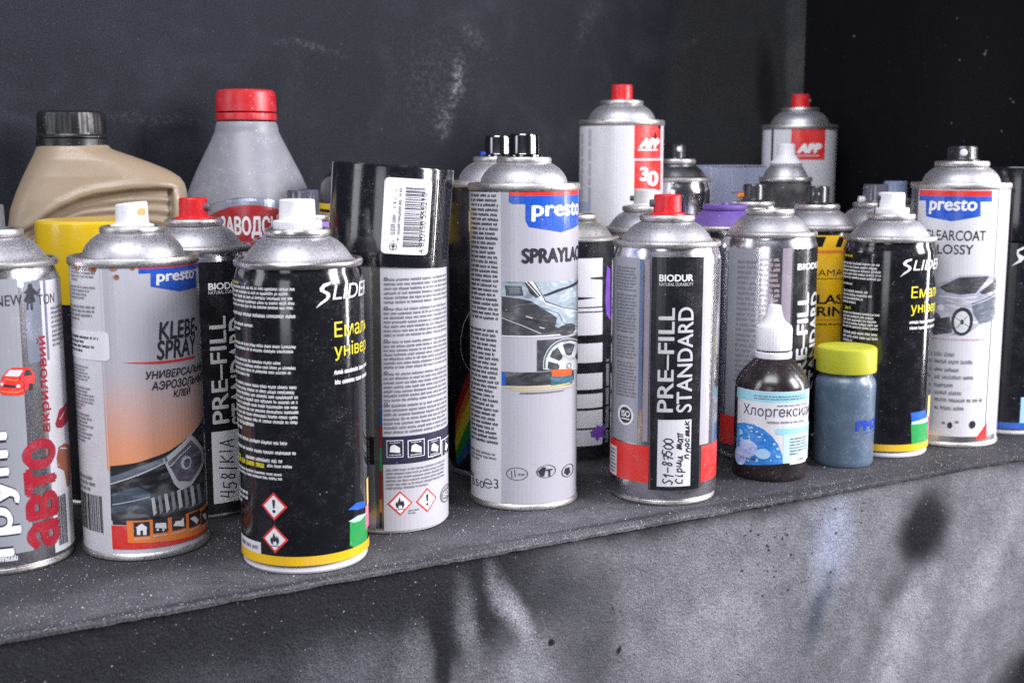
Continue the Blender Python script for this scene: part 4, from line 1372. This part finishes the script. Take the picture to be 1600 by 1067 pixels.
# ------------------------------------------------------------------ can builder
tin = metal('tin_body', (.70, .69, .74), .20, .42, (.40, .39, .43))
tin_rim = metal('tin_rim', (.58, .56, .55), .42, .9, (.33, .32, .33), grime=.75)
dome_m = metal('dusty_dome', (.50, .49, .53), .46, 1.5, (.37, .36, .395), grime=.5)
dome_dirty = metal('dirty_dome', (.40, .39, .39), .45, 1.2, (.24, .23, .225), grime=.8)
chrome = metal('bright_tin', (.74, .73, .76), .14, .1)
white_pl = plastic('white_nozzle_plastic', (.74, .73, .78), .46, .55, (.42, .39, .43), dirt2=(.30, .27, .30))
red_pl = plastic('red_nozzle_plastic', (.62, .012, .018), .35, .25, (.45, .20, .22))
black_pl = plastic('black_nozzle_plastic', (.016, .016, .02), .22, .35, (.25, .24, .27))
gloss_black = metal('smoky_gloss_nozzle', (.16, .16, .18), .16, .15, (.12, .12, .13))
grey_pl = plastic('grey_nozzle_plastic', (.08, .08, .095), .4, .4)
clear_pl = plastic('cloudy_nozzle_plastic', (.07, .07, .10), .15, .4, (.3, .3, .36), coat=.5)


def facing(x, y):
    return math.atan2(-x, y)


def nozzle(t, z0, kind, col, insert=None, slant=0, scale=1.0):
    """actuator on the valve cup. kind: collar (wide foot), flange (thin foot), tall (tapered block)"""
    s = scale
    if kind == 'collar':
        prof = [(0, 0), (12.1, 0), (12.3, .4), (12.3, 4.2), (11.8, 4.8), (9.5, 5.0), (9.2, 5.6), (8.9, 14.6), (8.3, 15.4), (6.5, 15.5), (3.5, 14.9), (0, 14.7)]
    elif kind == 'flange':
        prof = [(0, 0), (11, 0), (11.2, .4), (11.0, 1.5), (9.0, 2.0), (8.5, 2.5), (8.2, 12.0), (7.6, 12.8), (6, 12.9), (3, 12.2), (0, 12.0)]
    elif kind == 'tall':
        prof = [(0, 0), (10.6, 0), (10.9, .5), (10.8, 2.0), (9.2, 2.5), (8.9, 3.0), (8.7, 12.6), (8.0, 14.2), (6.6, 14.4), (3, 13.6), (0, 13.4)]
    elif kind == 'wide':
        prof = [(0, 0), (11.0, 0), (11.2, .4), (11.0, 1.6), (9.8, 2.0), (9.5, 2.5), (9.2, 9.2), (8.6, 10.2), (7, 10.4), (3, 9.8), (0, 9.6)]
    else:  # plain
        prof = [(0, 0), (9.2, 0), (9.4, .5), (8.4, 1.6), (8.2, 2.2), (8.0, 12.0), (7.4, 12.8), (5.5, 12.9), (0, 12.6)]
    o = lathe('nozzle', [(r * s, z0 + z * s) for r, z in prof], col, t, seg=48)
    if slant:
        top = max(z for _, z in prof) * s + z0
        for v in o.data.vertices:
            z = v.co.z / MM
            if z > z0 + 5 * s:
                f = (z - z0 - 5 * s) / (top - z0 - 5 * s)
                v.co.z += f * slant * v.co.x
    if insert:
        ang, rr, proud, zf, mt = insert
        zc = z0 + zf * s
        rb = 8.2 * s
        n = 16
        vs, fs = [], []
        a = R_(ang)
        dx, dy = math.sin(a), -math.cos(a)
        tx, ty = math.cos(a), math.sin(a)
        for (d, q) in ((rb - 2, rr), (rb + proud - .3, rr), (rb + proud, rr * .8), (rb + proud + .02, rr * .3), (rb + proud, rr * .25)):
            for k in range(n):
                th = 2 * math.pi * k / n
                vs.append(((dx * d + tx * q * math.cos(th)) * MM, (dy * d + ty * q * math.cos(th)) * MM, (zc + q * math.sin(th)) * MM))
        for i in range(4):
            for k in range(n):
                k2 = (k + 1) % n
                fs.append((i * n + k, i * n + k2, (i + 1) * n + k2, (i + 1) * n + k))
        fs.append(tuple(4 * n + k for k in range(n)))
        link_mesh('orifice', vs, fs, mt, o)
    return o


def spray_can(label, x, y, style='neck', r=33.0, H=157.0, body=None, dome=None, group='aerosol cans on the shelf', key=None,
              nz=None, cup=True, name='spray_can', cup_r=16.7, rim=None, base=None, nz_scale=1.0, yaw=0.0, cup_m=None):
    t = thing(name, label, 'spray can', (x * MM, y * MM, 0), facing(x, y) + R_(yaw), group)
    body = body or tin
    dome = dome or dome_m
    rim = rim or tin_rim
    base = base or rim
    k = r / 33.0
    if style == 'neck':
        lathe('base_rim', [(27 * k, 2.0), (29.4 * k, .5), (30.6 * k, 0), (31.9 * k, .5), (32.4 * k, 1.6), (32.2 * k, 3.0), (31.6 * k, 3.7)], base, t)
        lathe('body', [(31.5 * k, 3.6), (32.2 * k, 4.0), (32.9 * k, 4.7), (r, 5.4), (r, 40), (r, 90), (r, H - 13), (32.9 * k, H - 10.5), (32.4 * k, H - 8), (31.6 * k, H - 5.6), (31.1 * k, H - 4), (31 * k, H - 3)], body, t)
        lathe('rim', [(30.9 * k, H - 3.4), (32.2 * k, H - 3.1), (32.7 * k, H - 2.0), (32.6 * k, H - .6), (31.9 * k, H + .3), (30.8 * k, H + .5), (29.7 * k, H - .2)], rim, t)
        lathe('dome', [(30.2 * k, H - .6), (28.8 * k, H - .6), (27.6 * k, H + .2), (26.4 * k, H + 1.8), (24.6 * k, H + 4.4), (22.4 * k, H + 7.0), (19.8 * k, H + 9.2), (17 * k, H + 10.8), (14.5, H + 11.8)], dome, t)
    else:
        lathe('base_rim', [(30 * k, 1.4), (31.6 * k, .2), (33.2 * k, 0), (34 * k, .8), (34.1 * k, 2.2), (33.6 * k, 3.4), (32.9 * k, 4.0)], base, t)
        lathe('body', [(r, 3.8), (r, 40), (r, 90), (r, H - 3.6)], body, t)
        lathe('rim', [(r - .1, H - 4.2), (33.6 * k, H - 3.8), (34 * k, H - 2.8), (34 * k, H - .8), (33.4 * k, H + .3), (32.2 * k, H + .5), (31.4 * k, H - .8), (30.8 * k, H - 2.2)], rim, t)
        lathe('dome', [(31 * k, H - 2.1), (28.2 * k, H - 2.0), (26.7 * k, H - 1.2), (26.3 * k, H + .6), (25.6 * k, H + 3.2), (24 * k, H + 6.0), (21.4 * k, H + 8.8), (18.4 * k, H + 10.9), (16 * k, H + 12), (14.5, H + 12.4)], dome, t)
    if cup:
        c = cup_r
        lathe('valve_cup', [(c - 2.4, H + 11.4), (c - .4, H + 11.7), (c, H + 12.6), (c, H + 14.2), (c - .5, H + 15.2), (c - 1.6, H + 15.6), (c - 3.2, H + 15.2), (c - 4.2, H + 13.6), (5, H + 13.4), (3.2, H + 14.2), (2.2, H + 17), (0, H + 17)], cup_m or rim, t, seg=64)
    if nz:
        nozzle(t, H + 14.6, *nz, scale=nz_scale)
    if key:
        decals(key, t, cyl_map(r), r)
    return t


black_body = plastic('black_can_paint', (.007, .007, .010), .13, .22, (.10, .095, .11), coat=.4)
white_body = plastic('white_can_paint', (.64, .62, .69), .30, .35, (.34, .32, .36))
lilac_body = plastic('silver_grey_can_paint', (.48, .47, .53), .30, .4, (.33, .31, .35))
hole = plastic('dark_orifice', (.03, .032, .05), .4, .2)
slate_ins = plastic('slate_insert', (.10, .11, .16), .4, .3)
stain = plastic('orange_stain', (.62, .36, .10), .6, .4)
G1, G2, G3 = 'primer cans in bare metal with a black strip', 'black enamel cans with a yellow lettering', 'tall white cans with red panels'

# front row, left to right
spray_can('bare metal primer can with dark red and white upright lettering, cut by left edge', -265.4, 622.2, 'neck', 33, 157, tin, dome_m, key='N', nz=('plain', grey_pl, None), rim=tin_rim)
spray_can('white and orange glue spray can with rust spots and a car front printed on it', -199.7, 646.4, 'seam', 32.6, 157, white_body, dome_m, key='K', nz=('flange', white_pl, (38, 2.6, .15, 8.2, stain), .10))
spray_can('black enamel can with hazard diamonds and yellow base ring, white nozzle, foremost on the shelf', -109.1, 625.2, 'neck', 33, 157, black_body, dome_m, group=G2, key='S', nz=('collar', white_pl, (105, 2.0, .3, 9, hole)), rim=metal('pale_rim', (.66, .64, .63), .32, .3), base=plastic('white_base_paint', (.66, .64, .68), .35, .3))
t = spray_can('grey white can full of fine print under a loose black cap with a barcode sticker', -70.2, 692.2, 'neck', 33, 157, metal('grey_can_body', (.42, .42, .44), .35, .3), dome_m, key='G', nz=('plain', black_pl, None), rim=plastic('white_base_paint', (.66, .64, .68), .35, .3))
capm = plastic('black_cap_plastic', (.007, .007, .011), .14, .18, (.12, .12, .14), coat=.3)
cap = lathe('overcap', [(33.4, 150.4), (33.9, 149.6), (33.95, 151), (33.95, 202.6), (33.7, 203.3), (33.1, 203.6), (32.5, 203.6), (32.2, 203.2), (32.1, 202), (12, 202), (0, 202)], capm, t, seg=96)
Rm = Matrix.Rotation(R_(4.2), 4, 'Y')
pv = Vector((0, 0, .150))
cap.matrix_local = Matrix.Translation(pv) @ Rm @ Matrix.Translation(-pv)
rv, rf = [], []
for i in range(11):   # moulded grip ribs on the right flank of the cap
    u = 27.2 + i * 1.55
    b = len(rv)
    for (du, off) in ((-.45, 0), (-.3, .35), (.3, .35), (.45, 0)):
        for z in (154, 198):
            p = cyl_map(33.95)(u + du, z, off)
            rv.append(p)
    for q in range(3):
        rf.append((b + q * 2, b + q * 2 + 2, b + q * 2 + 3, b + q * 2 + 1))
link_mesh('grip_ribs', rv, rf, capm, cap, smooth=False)
decals('GC', cap, cyl_map(33.95), 33.95)
spray_can('tall silver grey lacquer can with car photos, red and blue badge and glossy black nozzle', 7.1, 737.6, 'seam', 32.6, 192.4, lilac_body, dome_m, key='P', nz=('tall', gloss_black, None), cup_r=16.4)
spray_can('bare metal primer can with red nozzle, red band and a handwritten white patch', 94.2, 746.6, 'neck', 33, 158, tin, dome_m, group=G1, key='B', nz=('flange', red_pl, (-78, 2.3, 2.6, 7.6, slate_ins)))
t = spray_can('black enamel can with paint drips down its white nozzle, behind the lime capped jar', 266, 864, 'neck', 32.2, 153, black_body, dome_m, group=G2, key='R', nz=('collar', white_pl, (-60, 2.0, .3, 9, hole)), base=plastic('white_base_paint', (.66, .64, .68), .35, .3))
dn = [(-72, 10.5, 2.6, 2.8), (-80, 8.2, 1.6, 3.6), (-60, 11.8, 1.5, 1.6), (-66, 6.0, 1.0, 3.2), (-63, 3.0, 1.1, 3.4)]
dv, df = [], []
for (a_, z_, w_, h_) in dn:   # dried black paint on the nozzle
    n = 12
    b = len(dv)
    rr = 9.25 if z_ > 5 else 12.35
    dv.append(((rr + .5) * math.sin(R_(a_)) * MM, -(rr + .5) * math.cos(R_(a_)) * MM, (153 + 14.6 + z_) * MM))
    for k in range(n):
        th = 2 * math.pi * k / n
        aa = R_(a_) + math.cos(th) * w_ / rr
        dv.append(((rr + .05) * math.sin(aa) * MM, -(rr + .05) * math.cos(aa) * MM, (153 + 14.6 + z_ + math.sin(th) * h_) * MM))
    df += [(b, b + 1 + k, b + 1 + (k + 1) % n) for k in range(n)]
link_mesh('paint_drip', dv, df, black_pl, t)
spray_can('white clearcoat can with a grey car and red and blue badge, near the right end', 326, 897, 'seam', 33.8, 189, metal('grey_can_body', (.42, .42, .44), .35, .3), dome_m, key='C', nz=('wide', black_pl, (4, 2.6, 1.5, 6.2, white_pl)), cup_r=19.0, nz_scale=1.12)
t = spray_can('black capped enamel can with blue base ring, cut by the right edge', 383, 935, 'neck', 32.5, 150, black_body, dome_m, group=G2, key='E', nz=('plain', black_pl, None), base=plastic('white_base_paint', (.66, .64, .68), .35, .3))
lathe('overcap', [(32.4, 146.6), (33.0, 146), (33.2, 147), (33.2, 199.4), (32.9, 200.1), (32.3, 200.3), (31.6, 200.2), (0, 199.8)], capm, t, seg=80)

# second row and behind
t = spray_can('spray can under a big plain yellow cap, between the glue can and the left edge', -254, 745, 'neck', 32, 150, black_body, dome_m)
lathe('overcap', [(32.2, 122.8), (33.0, 122.2), (33.2, 123), (33.2, 167), (32.9, 169.2), (31.8, 170.4), (29, 170.8), (24, 170.6), (0, 170.6)], plastic('yellow_cap_plastic', (.66, .43, .008), .26, .3, (.5, .35, .1), coat=.3), t, seg=80)
spray_can('black labelled primer can with red nozzle, behind the glue can and the foremost black can', -186, 719, 'neck', 33, 157, tin, dome_m, group=G1, key='D', nz=('flange', red_pl, (62, 2.3, 2.6, 7.6, slate_ins)))
spray_can('can with a purple painted dome and cloudy nozzle, hidden behind the foremost black can', -131, 772, 'neck', 32, 157, black_body, plastic('purple_overspray', (.30, .17, .46), .5, .4), nz=('plain', clear_pl, None), nz_scale=1.25)
t = thing('canister', 'black canister with yellow bands, mostly hidden behind the loose black cap', 'canister', (-.087, .850, 0), facing(-87, 850))
lathe('body', [(43, 0), (45, .8), (45.6, 2), (45.6, 150), (45.2, 182), (44, 190), (41.5, 195), (38, 197.4), (0, 198)], black_body, t)
for (a_, b_) in ((173, 176.8), (150.5, 170.8)):
    lathe('yellow_band', [(45.62, a_), (45.9, a_ + .1), (45.8, b_ - .1), (45.5, b_)], plastic('yellow_band_print', (.72, .50, .01), .3, .2), t)
spray_can('tall black can with a rainbow arc, hidden behind the silver grey lacquer can', -9, 808, 'seam', 32.4, 192.4, black_body, dome_m, key='Q', nz=('tall', gloss_black, (-80, 2.2, 3.4, 2.2, plastic('blue_tip_plastic', (.01, .06, .60), .3, .1))), cup_r=16.4)
spray_can('black can with white stepped blocks and a purple smear, dirty dome without nozzle', 43, 857, 'neck', 32, 153, black_body, dome_dirty, key='W', rim=dome_dirty)
spray_can('plain can with a grubby white nozzle, behind the primer can with the red band', 97, 897, 'neck', 32, 157, tin, dome_m, nz=('flange', plastic('grubby_white_plastic', (.55, .53, .54), .5, .6, (.28, .26, .26)), (-100, 2, 3, 6, hole)))
spray_can('bare metal primer can without nozzle, behind the brown dropper bottle', 178, 850, 'neck', 33, 157, tin, dome_m, group=G1, key='D2', nz=None)
purple_p = plastic('purple_cap_paint', (.11, .055, .27), .6, .5, (.25, .2, .42))
spray_can('can with a bright purple dome and collar, between the two bare metal primer cans', 159, 920, 'neck', 31, 157, black_body, purple_p, key='V', cup_m=purple_p)
t = spray_can('can with a black nozzle and a small orange tip, behind the purple domed can', 192, 979, 'neck', 31, 157, black_body, dome_m, nz=('tall', black_pl, (-75, 2.2, 5, 5.5, plastic('orange_tip_plastic', (.80, .22, .02), .4, .2))))
spray_can('yellow and black can with hazard stripes, black nozzle with a white dot', 229, 925, 'neck', 31.8, 157, black_body, dome_m, key='Y', nz=('tall', black_pl, (-6, 2.6, .4, 8.5, white_pl)))
spray_can('dusty can with a cloudy nozzle, between the dripping black can and the clearcoat can', 283, 960, 'neck', 32, 157, tin, dome_m, nz=('plain', clear_pl, (-70, 2.6, 4, 2.6, white_pl)), nz_scale=1.15)
spray_can('can with a bluish metal nozzle, rearmost behind the clearcoat can', 323, 1040, 'neck', 31, 157, tin, dome_m, nz=('plain', plastic('blue_grey_nozzle', (.22, .26, .40), .25, .2), None), nz_scale=1.2)

# back row by the wall
spray_can('tall white can with two red panels and the number 30, middle of back row', 85.4, 969.4, 'seam', 32.6, 235, white_body, dome_m, group=G3, key='A', nz=('plain', red_pl, None))
spray_can('tall white can with one red square panel, red nozzle, in the wall corner', 259.7, 1122.3, 'seam', 32.6, 235, white_body, dome_m, group=G3, key='A2', nz=('plain', red_pl, (80, 1.8, 1.0, 7, slate_ins)))
spray_can('shiny bare metal can with a small black nozzle, right of the tall filler can', 136, 1030, 'neck', 31, 190, chrome, metal('shiny_dome', (.55, .55, .57), .25, .3), nz=('plain', black_pl, (20, 2.2, .4, 9, white_pl)))
t = spray_can('narrow black can with a white cone nozzle, before the tall can in the corner', 230, 1040, 'neck', 22.5, 190, plastic('matt_black_can', (.02, .02, .026), .5, .4), metal('dusty_dome', ()), cup=False)
lathe('nozzle', [(0, 200), (13.0, 200), (13.4, 201.5), (12.6, 203), (8.6, 207.5), (7.6, 209), (7.2, 217), (6.4, 218), (0, 217.6)], white_pl, t, seg=40)

# carton against the wall
t = thing('carton', 'pale blue carton standing against the back wall by the corner', 'box', (.190, 1.107, 0), EDGE)
cm = plastic('pale_blue_card', (.40, .42, .58), .6, .3, (.3, .3, .36))


def bevel_box(name, x0, x1, y0, y1, z0, z1, b, mt, parent):
    vs, fs = [], []
    lv = [(z0, b), (z0 + b, 0), (z1 - b, 0), (z1, b)]
    for (z, i) in lv:
        c = b
        ring = [(x0 + i + c, y0 + i), (x1 - i - c, y0 + i), (x1 - i, y0 + i + c), (x1 - i, y1 - i - c), (x1 - i - c, y1 - i), (x0 + i + c, y1 - i), (x0 + i, y1 - i - c), (x0 + i, y0 + i + c)]
        vs += [(a * MM, d * MM, z * MM) for a, d in ring]
    for l in range(3):
        for k in range(8):
            fs.append((l * 8 + k, l * 8 + (k + 1) % 8, l * 8 + 8 + (k + 1) % 8, l * 8 + 8 + k))
    fs.append(tuple(reversed(range(8))))
    fs.append(tuple(24 + k for k in range(8)))
    return link_mesh(name, vs, fs, mt, parent)


bevel_box('body', -31, 31, -20, 22, 0, 198.5, .6, cm, t)
bevel_box('lid_flap', -30.6, 30.6, -20.5, 21.6, 198.7, 199.6, .3, cm, t)
bevel_box('tuck_seam', -8, 8, -20.6, -20.1, 176, 198, .2, cm, t)

# ------------------------------------------------------------------ oil jug with black cap
def smooth01(x):
    x = max(0.0, min(1.0, x))
    return x * x * (3 - 2 * x)


def interp(tab, x):
    if x <= tab[0][0]:
        return tab[0][1]
    for (a, fa), (b, fb) in zip(tab, tab[1:]):
        if x <= b:
            return fa + (fb - fa) * (x - a) / (b - a)
    return tab[-1][1]


t = thing('oil_jug', 'beige plastic oil jug with a black screw cap and moulded grip', 'jug', (-.275, .820, 0), facing(-275, 820))
left = [(0, -57), (150, -57), (164, -56.2), (174, -54.6), (185, -50.6), (195, -46), (203, -42), (209, -38.8), (213, -37), (216, -35.8)]
right = [(0, 56), (150, 56.5), (180, 57), (186, 56.6), (190, 55.6), (194, 53), (197, 49), (200, 43.5), (204, 34), (208, 23.5), (212, 12), (213.5, 9), (216, 7.6)]
depth = [(0, 33), (150, 33), (180, 32), (195, 29.5), (206, 26.5), (213, 23), (216, 21.6)]
expo = [(0, 5), (165, 4.2), (195, 3.2), (210, 2.4), (216, 2)]
groove = [(-48, 160), (-40.3, 164.8), (-32, 171), (-24, 175.8), (-10.6, 182.0), (3, 185), (19.3, 187.2), (35.6, 188.2), (46, 187.8), (50, 186)]
zs = [0, .6, 2, 4, 20, 60, 100, 120] + [130 + i * .9 for i in range(96)]
seg = 260
vs, fs = [], []
for z in zs:
    l, r_ = interp(left, z), interp(right, z)
    cx, hw, hd, e = (l + r_) / 2, (r_ - l) / 2, interp(depth, z), interp(expo, z)
    sh = 0 if z > 4 else (2.5 * (1 - z / 4) ** 2)
    for k in range(seg):
        th = 2 * math.pi * k / seg
        c_, s_ = math.cos(th), math.sin(th)
        x = cx + (hw - sh) * math.copysign(abs(c_) ** (2 / e), c_)
        y = (hd - sh) * math.copysign(abs(s_) ** (2 / e), s_)
        if y < 0 and z > 20:
            gz = interp(groove, x)
            dz = gz - z
            edge = smooth01((x + 50) / 8) * smooth01((47.5 - x) / 3)
            inside = smooth01(dz / 2.2) * edge
            ridge = math.exp(-((dz + 2.6) / 2.6) ** 2) * smooth01((x + 50) / 8) * smooth01((54 - x) / 4)
            rib = 0
            if dz > 2.5:
                fan = (dz - 2.5) / (14 + .30 * (x + 45))
                rib = .55 * math.sin(fan * 34) * smooth01((dz - 2.5) / 3)
            w = smooth01(-y / hd * 1.6)
            y += w * (5.0 * inside - 1.3 * ridge + rib * edge)
            ridge2 = math.exp(-((x - 50.5) / 2.6) ** 2) * smooth01((187 - z) / 4)
            y -= w * 1.2 * ridge2
        vs.append((x * MM, y * MM, z * MM))
nr = len(zs)
for i in range(nr - 1):
    for k in range(seg):
        k2 = (k + 1) % seg
        fs.append((i * seg + k, i * seg + k2, (i + 1) * seg + k2, (i + 1) * seg + k))
fs.append(tuple(reversed(range(seg))))
link_mesh('body', vs, fs, plastic('beige_jug_plastic', (.262, .198, .138), .38, .6, (.17, .145, .12), dirt2=(.42, .36, .29)), t, sharp=None)
capr = plastic('black_cap_plastic', ())
lathe('neck', [(21.6, 213), (21.2, 217), (20, 218)], plastic('beige_jug_plastic', ()), t, cx=-14.4)
lathe('cap', [(22.4, 220.2), (22.4, 221), (22.0, 221.5), (21.6, 222.3), (21.8, 224), (21.6, 233), (20.8, 236), (19, 237.2), (15, 237.4), (0, 237.2)], plastic('black_cap_matt', (.008, .008, .011), .34, .3, (.07, .07, .08)), t, seg=160, ribs=(13, .4, 224, 234), cx=-14.4)
lathe('tamper_ring', [(21.9, 214.4), (22.5, 214.8), (22.6, 216), (22.4, 219.2), (21.8, 219.8)], plastic('black_cap_matt', ()), t, seg=120, ribs=(60, .4, 215, 216.5), cx=-14.4)

# ------------------------------------------------------------------ grey bottle with red cap
t = thing('grey_bottle', 'grey plastic bottle with a red screw cap and red label', 'bottle', (-.187, .877, 0), facing(-187, 877))
prof = [(0, 45), (120, 45), (155, 45.2), (165, 45), (172, 44.4), (178, 43.2), (187, 40.3), (197, 36.4), (210, 30.6), (222, 25), (229, 21.8), (231.5, 20.6), (233, 20.4)]


def jug_r(th, z):
    rr = interp(prof, z)
    e = 2 + 1.2 * smooth01((233 - z) / 60)
    a = th + R_(38)
    q = (abs(math.cos(a)) ** e + abs(math.sin(a)) ** e) ** (-1 / e)
    return rr * (.93 + (q - 1) * .62) if z < 226 else rr * (1 + (.93 - 1 + (q - 1) * .62) * smooth01((233 - z) / 12))


zs = [0, .8, 2.5, 10, 60, 110, 130, 140] + [146 + i * 2.2 for i in range(40)]
seg = 120
vs, fs = [], []
for z in zs:
    if z > 233:
        break
    for k in range(seg):
        th = 2 * math.pi * k / seg
        rr = jug_r(th, z) - (2.5 * (1 - z / 2.5) ** 2 if z < 2.5 else 0)
        vs.append((rr * math.sin(th) * MM, -rr * math.cos(th) * MM, z * MM))
nr = len(vs) // seg
for i in range(nr - 1):
    for k in range(seg):
        k2 = (k + 1) % seg
        fs.append((i * seg + k, i * seg + k2, (i + 1) * seg + k2, (i + 1) * seg + k))
fs.append(tuple(reversed(range(seg))))
link_mesh('body', vs, fs, plastic('grey_bottle_plastic', (.20, .20, .235), .45, .75, (.38, .37, .43)), t, sharp=None)
rc = plastic('red_cap_plastic', (.46, .010, .018), .36, .35, (.40, .22, .25))
lathe('cap', [(20.6, 238.6), (20.9, 239), (20.9, 241), (20.7, 249), (20.0, 252.2), (18.6, 253.6), (15, 254), (0, 254)], rc, t, seg=180, ribs=(90, .22, 240, 250))
lathe('tamper_ring', [(20.4, 232.6), (21.0, 233), (21.1, 234), (20.9, 237.4), (20.4, 237.9)], rc, t, seg=120, ribs=(14, .45, 234.5, 238))


def jug_map(u, v, off):
    th = u / 45.0
    rr = jug_r(th, v) + off
    return (rr * math.sin(th) * MM, -rr * math.cos(th) * MM, v * MM)


top = [(-40 + i * 4, 177.5 - 9.0 * ((-40 + i * 4) / 40) ** 2) for i in range(21)]
LABELS['RJ'] = [('label', 0, 'P', 'slate', [(p[0], p[1] + 3.2) for p in top] + [(40, 40), (-40, 40)]),
                ('label', 1, 'P', 'bluegrey', [(p[0], p[1] + 2.4) for p in top] + [(40, 40), (-40, 40)]),
                ('label', 2, 'P', 'jugred', [(p[0] * .86, p[1] - 2) for p in top] + [(34, 146), (-34, 146)]),
                ('label', 2, 'P', 'paper', [(34, 140), (34, 60), (-34, 60), (-34, 140)])] + LABELS['RJ']
decals('RJ', t, jug_map, 45)

# ------------------------------------------------------------------ brown dropper bottle
t = thing('dropper_bottle', 'dark brown plastic bottle with a white dropper cap and blue label', 'bottle', (.171, .792, 0), facing(171, 792))
lathe('body', [(21.5, .9), (22.4, 0), (23.2, .5), (23.8, 2), (24, 4), (24, 58), (23.8, 61), (23.0, 64), (21, 67.6), (17.6, 71.8), (14, 75.6), (12.2, 77.4), (11.2, 78.2), (10.6, 79.5)],
      plastic('brown_bottle_plastic', (.014, .010, .012), .24, .35, (.13, .115, .12), coat=.15), t)
lathe('ring', [(11.0, 78.2), (11.9, 78.5), (12.1, 79.6), (12.1, 82.0), (11.6, 82.6), (10.8, 82.6)], white_pl, t, seg=60)
lathe('dropper_cap', [(10.6, 83.6), (11.6, 83.9), (11.9, 84.8), (11.8, 97.2), (11.3, 99.0), (9.6, 100.4), (8.0, 101.4), (6.4, 103.4), (5.3, 106.2), (4.6, 109.0), (4.2, 111.6), (3.7, 112.6), (2.2, 112.9), (0, 112.8)], white_pl, t, seg=120, ribs=(40, .28, 84.8, 97.5))
decals('H', t, cyl_map(24.0), 24)

# ------------------------------------------------------------------ blue jar with lime cap
t = thing('paint_jar', 'small blue grey plastic jar with a lime yellow screw cap', 'jar', (.228, .824, 0), facing(228, 824))
lathe('body', [(17.5, .8), (18.6, 0), (19.6, .6), (20.1, 2.2), (20.2, 4), (20.1, 30), (20.2, 54), (20.0, 56.8), (19.2, 59), (18.0, 60.6), (17.6, 62), (17.6, 65)],
      plastic('blue_jar_plastic', (.072, .112, .165), .36, .7, (.22, .25, .34), coat=.15), t)
lathe('cap', [(19.0, 63.6), (19.9, 64), (20.1, 65), (20.0, 78.4), (19.6, 80.0), (18.6, 80.6), (15, 80.8), (0, 80.8)], plastic('lime_cap_plastic', (.40, .41, .015), .5, .6, (.40, .38, .16), dirt2=(.2, .2, .08)), t, seg=160, ribs=(80, .2, 65, 79))
decals('J', t, cyl_map(20.2), 20.2)
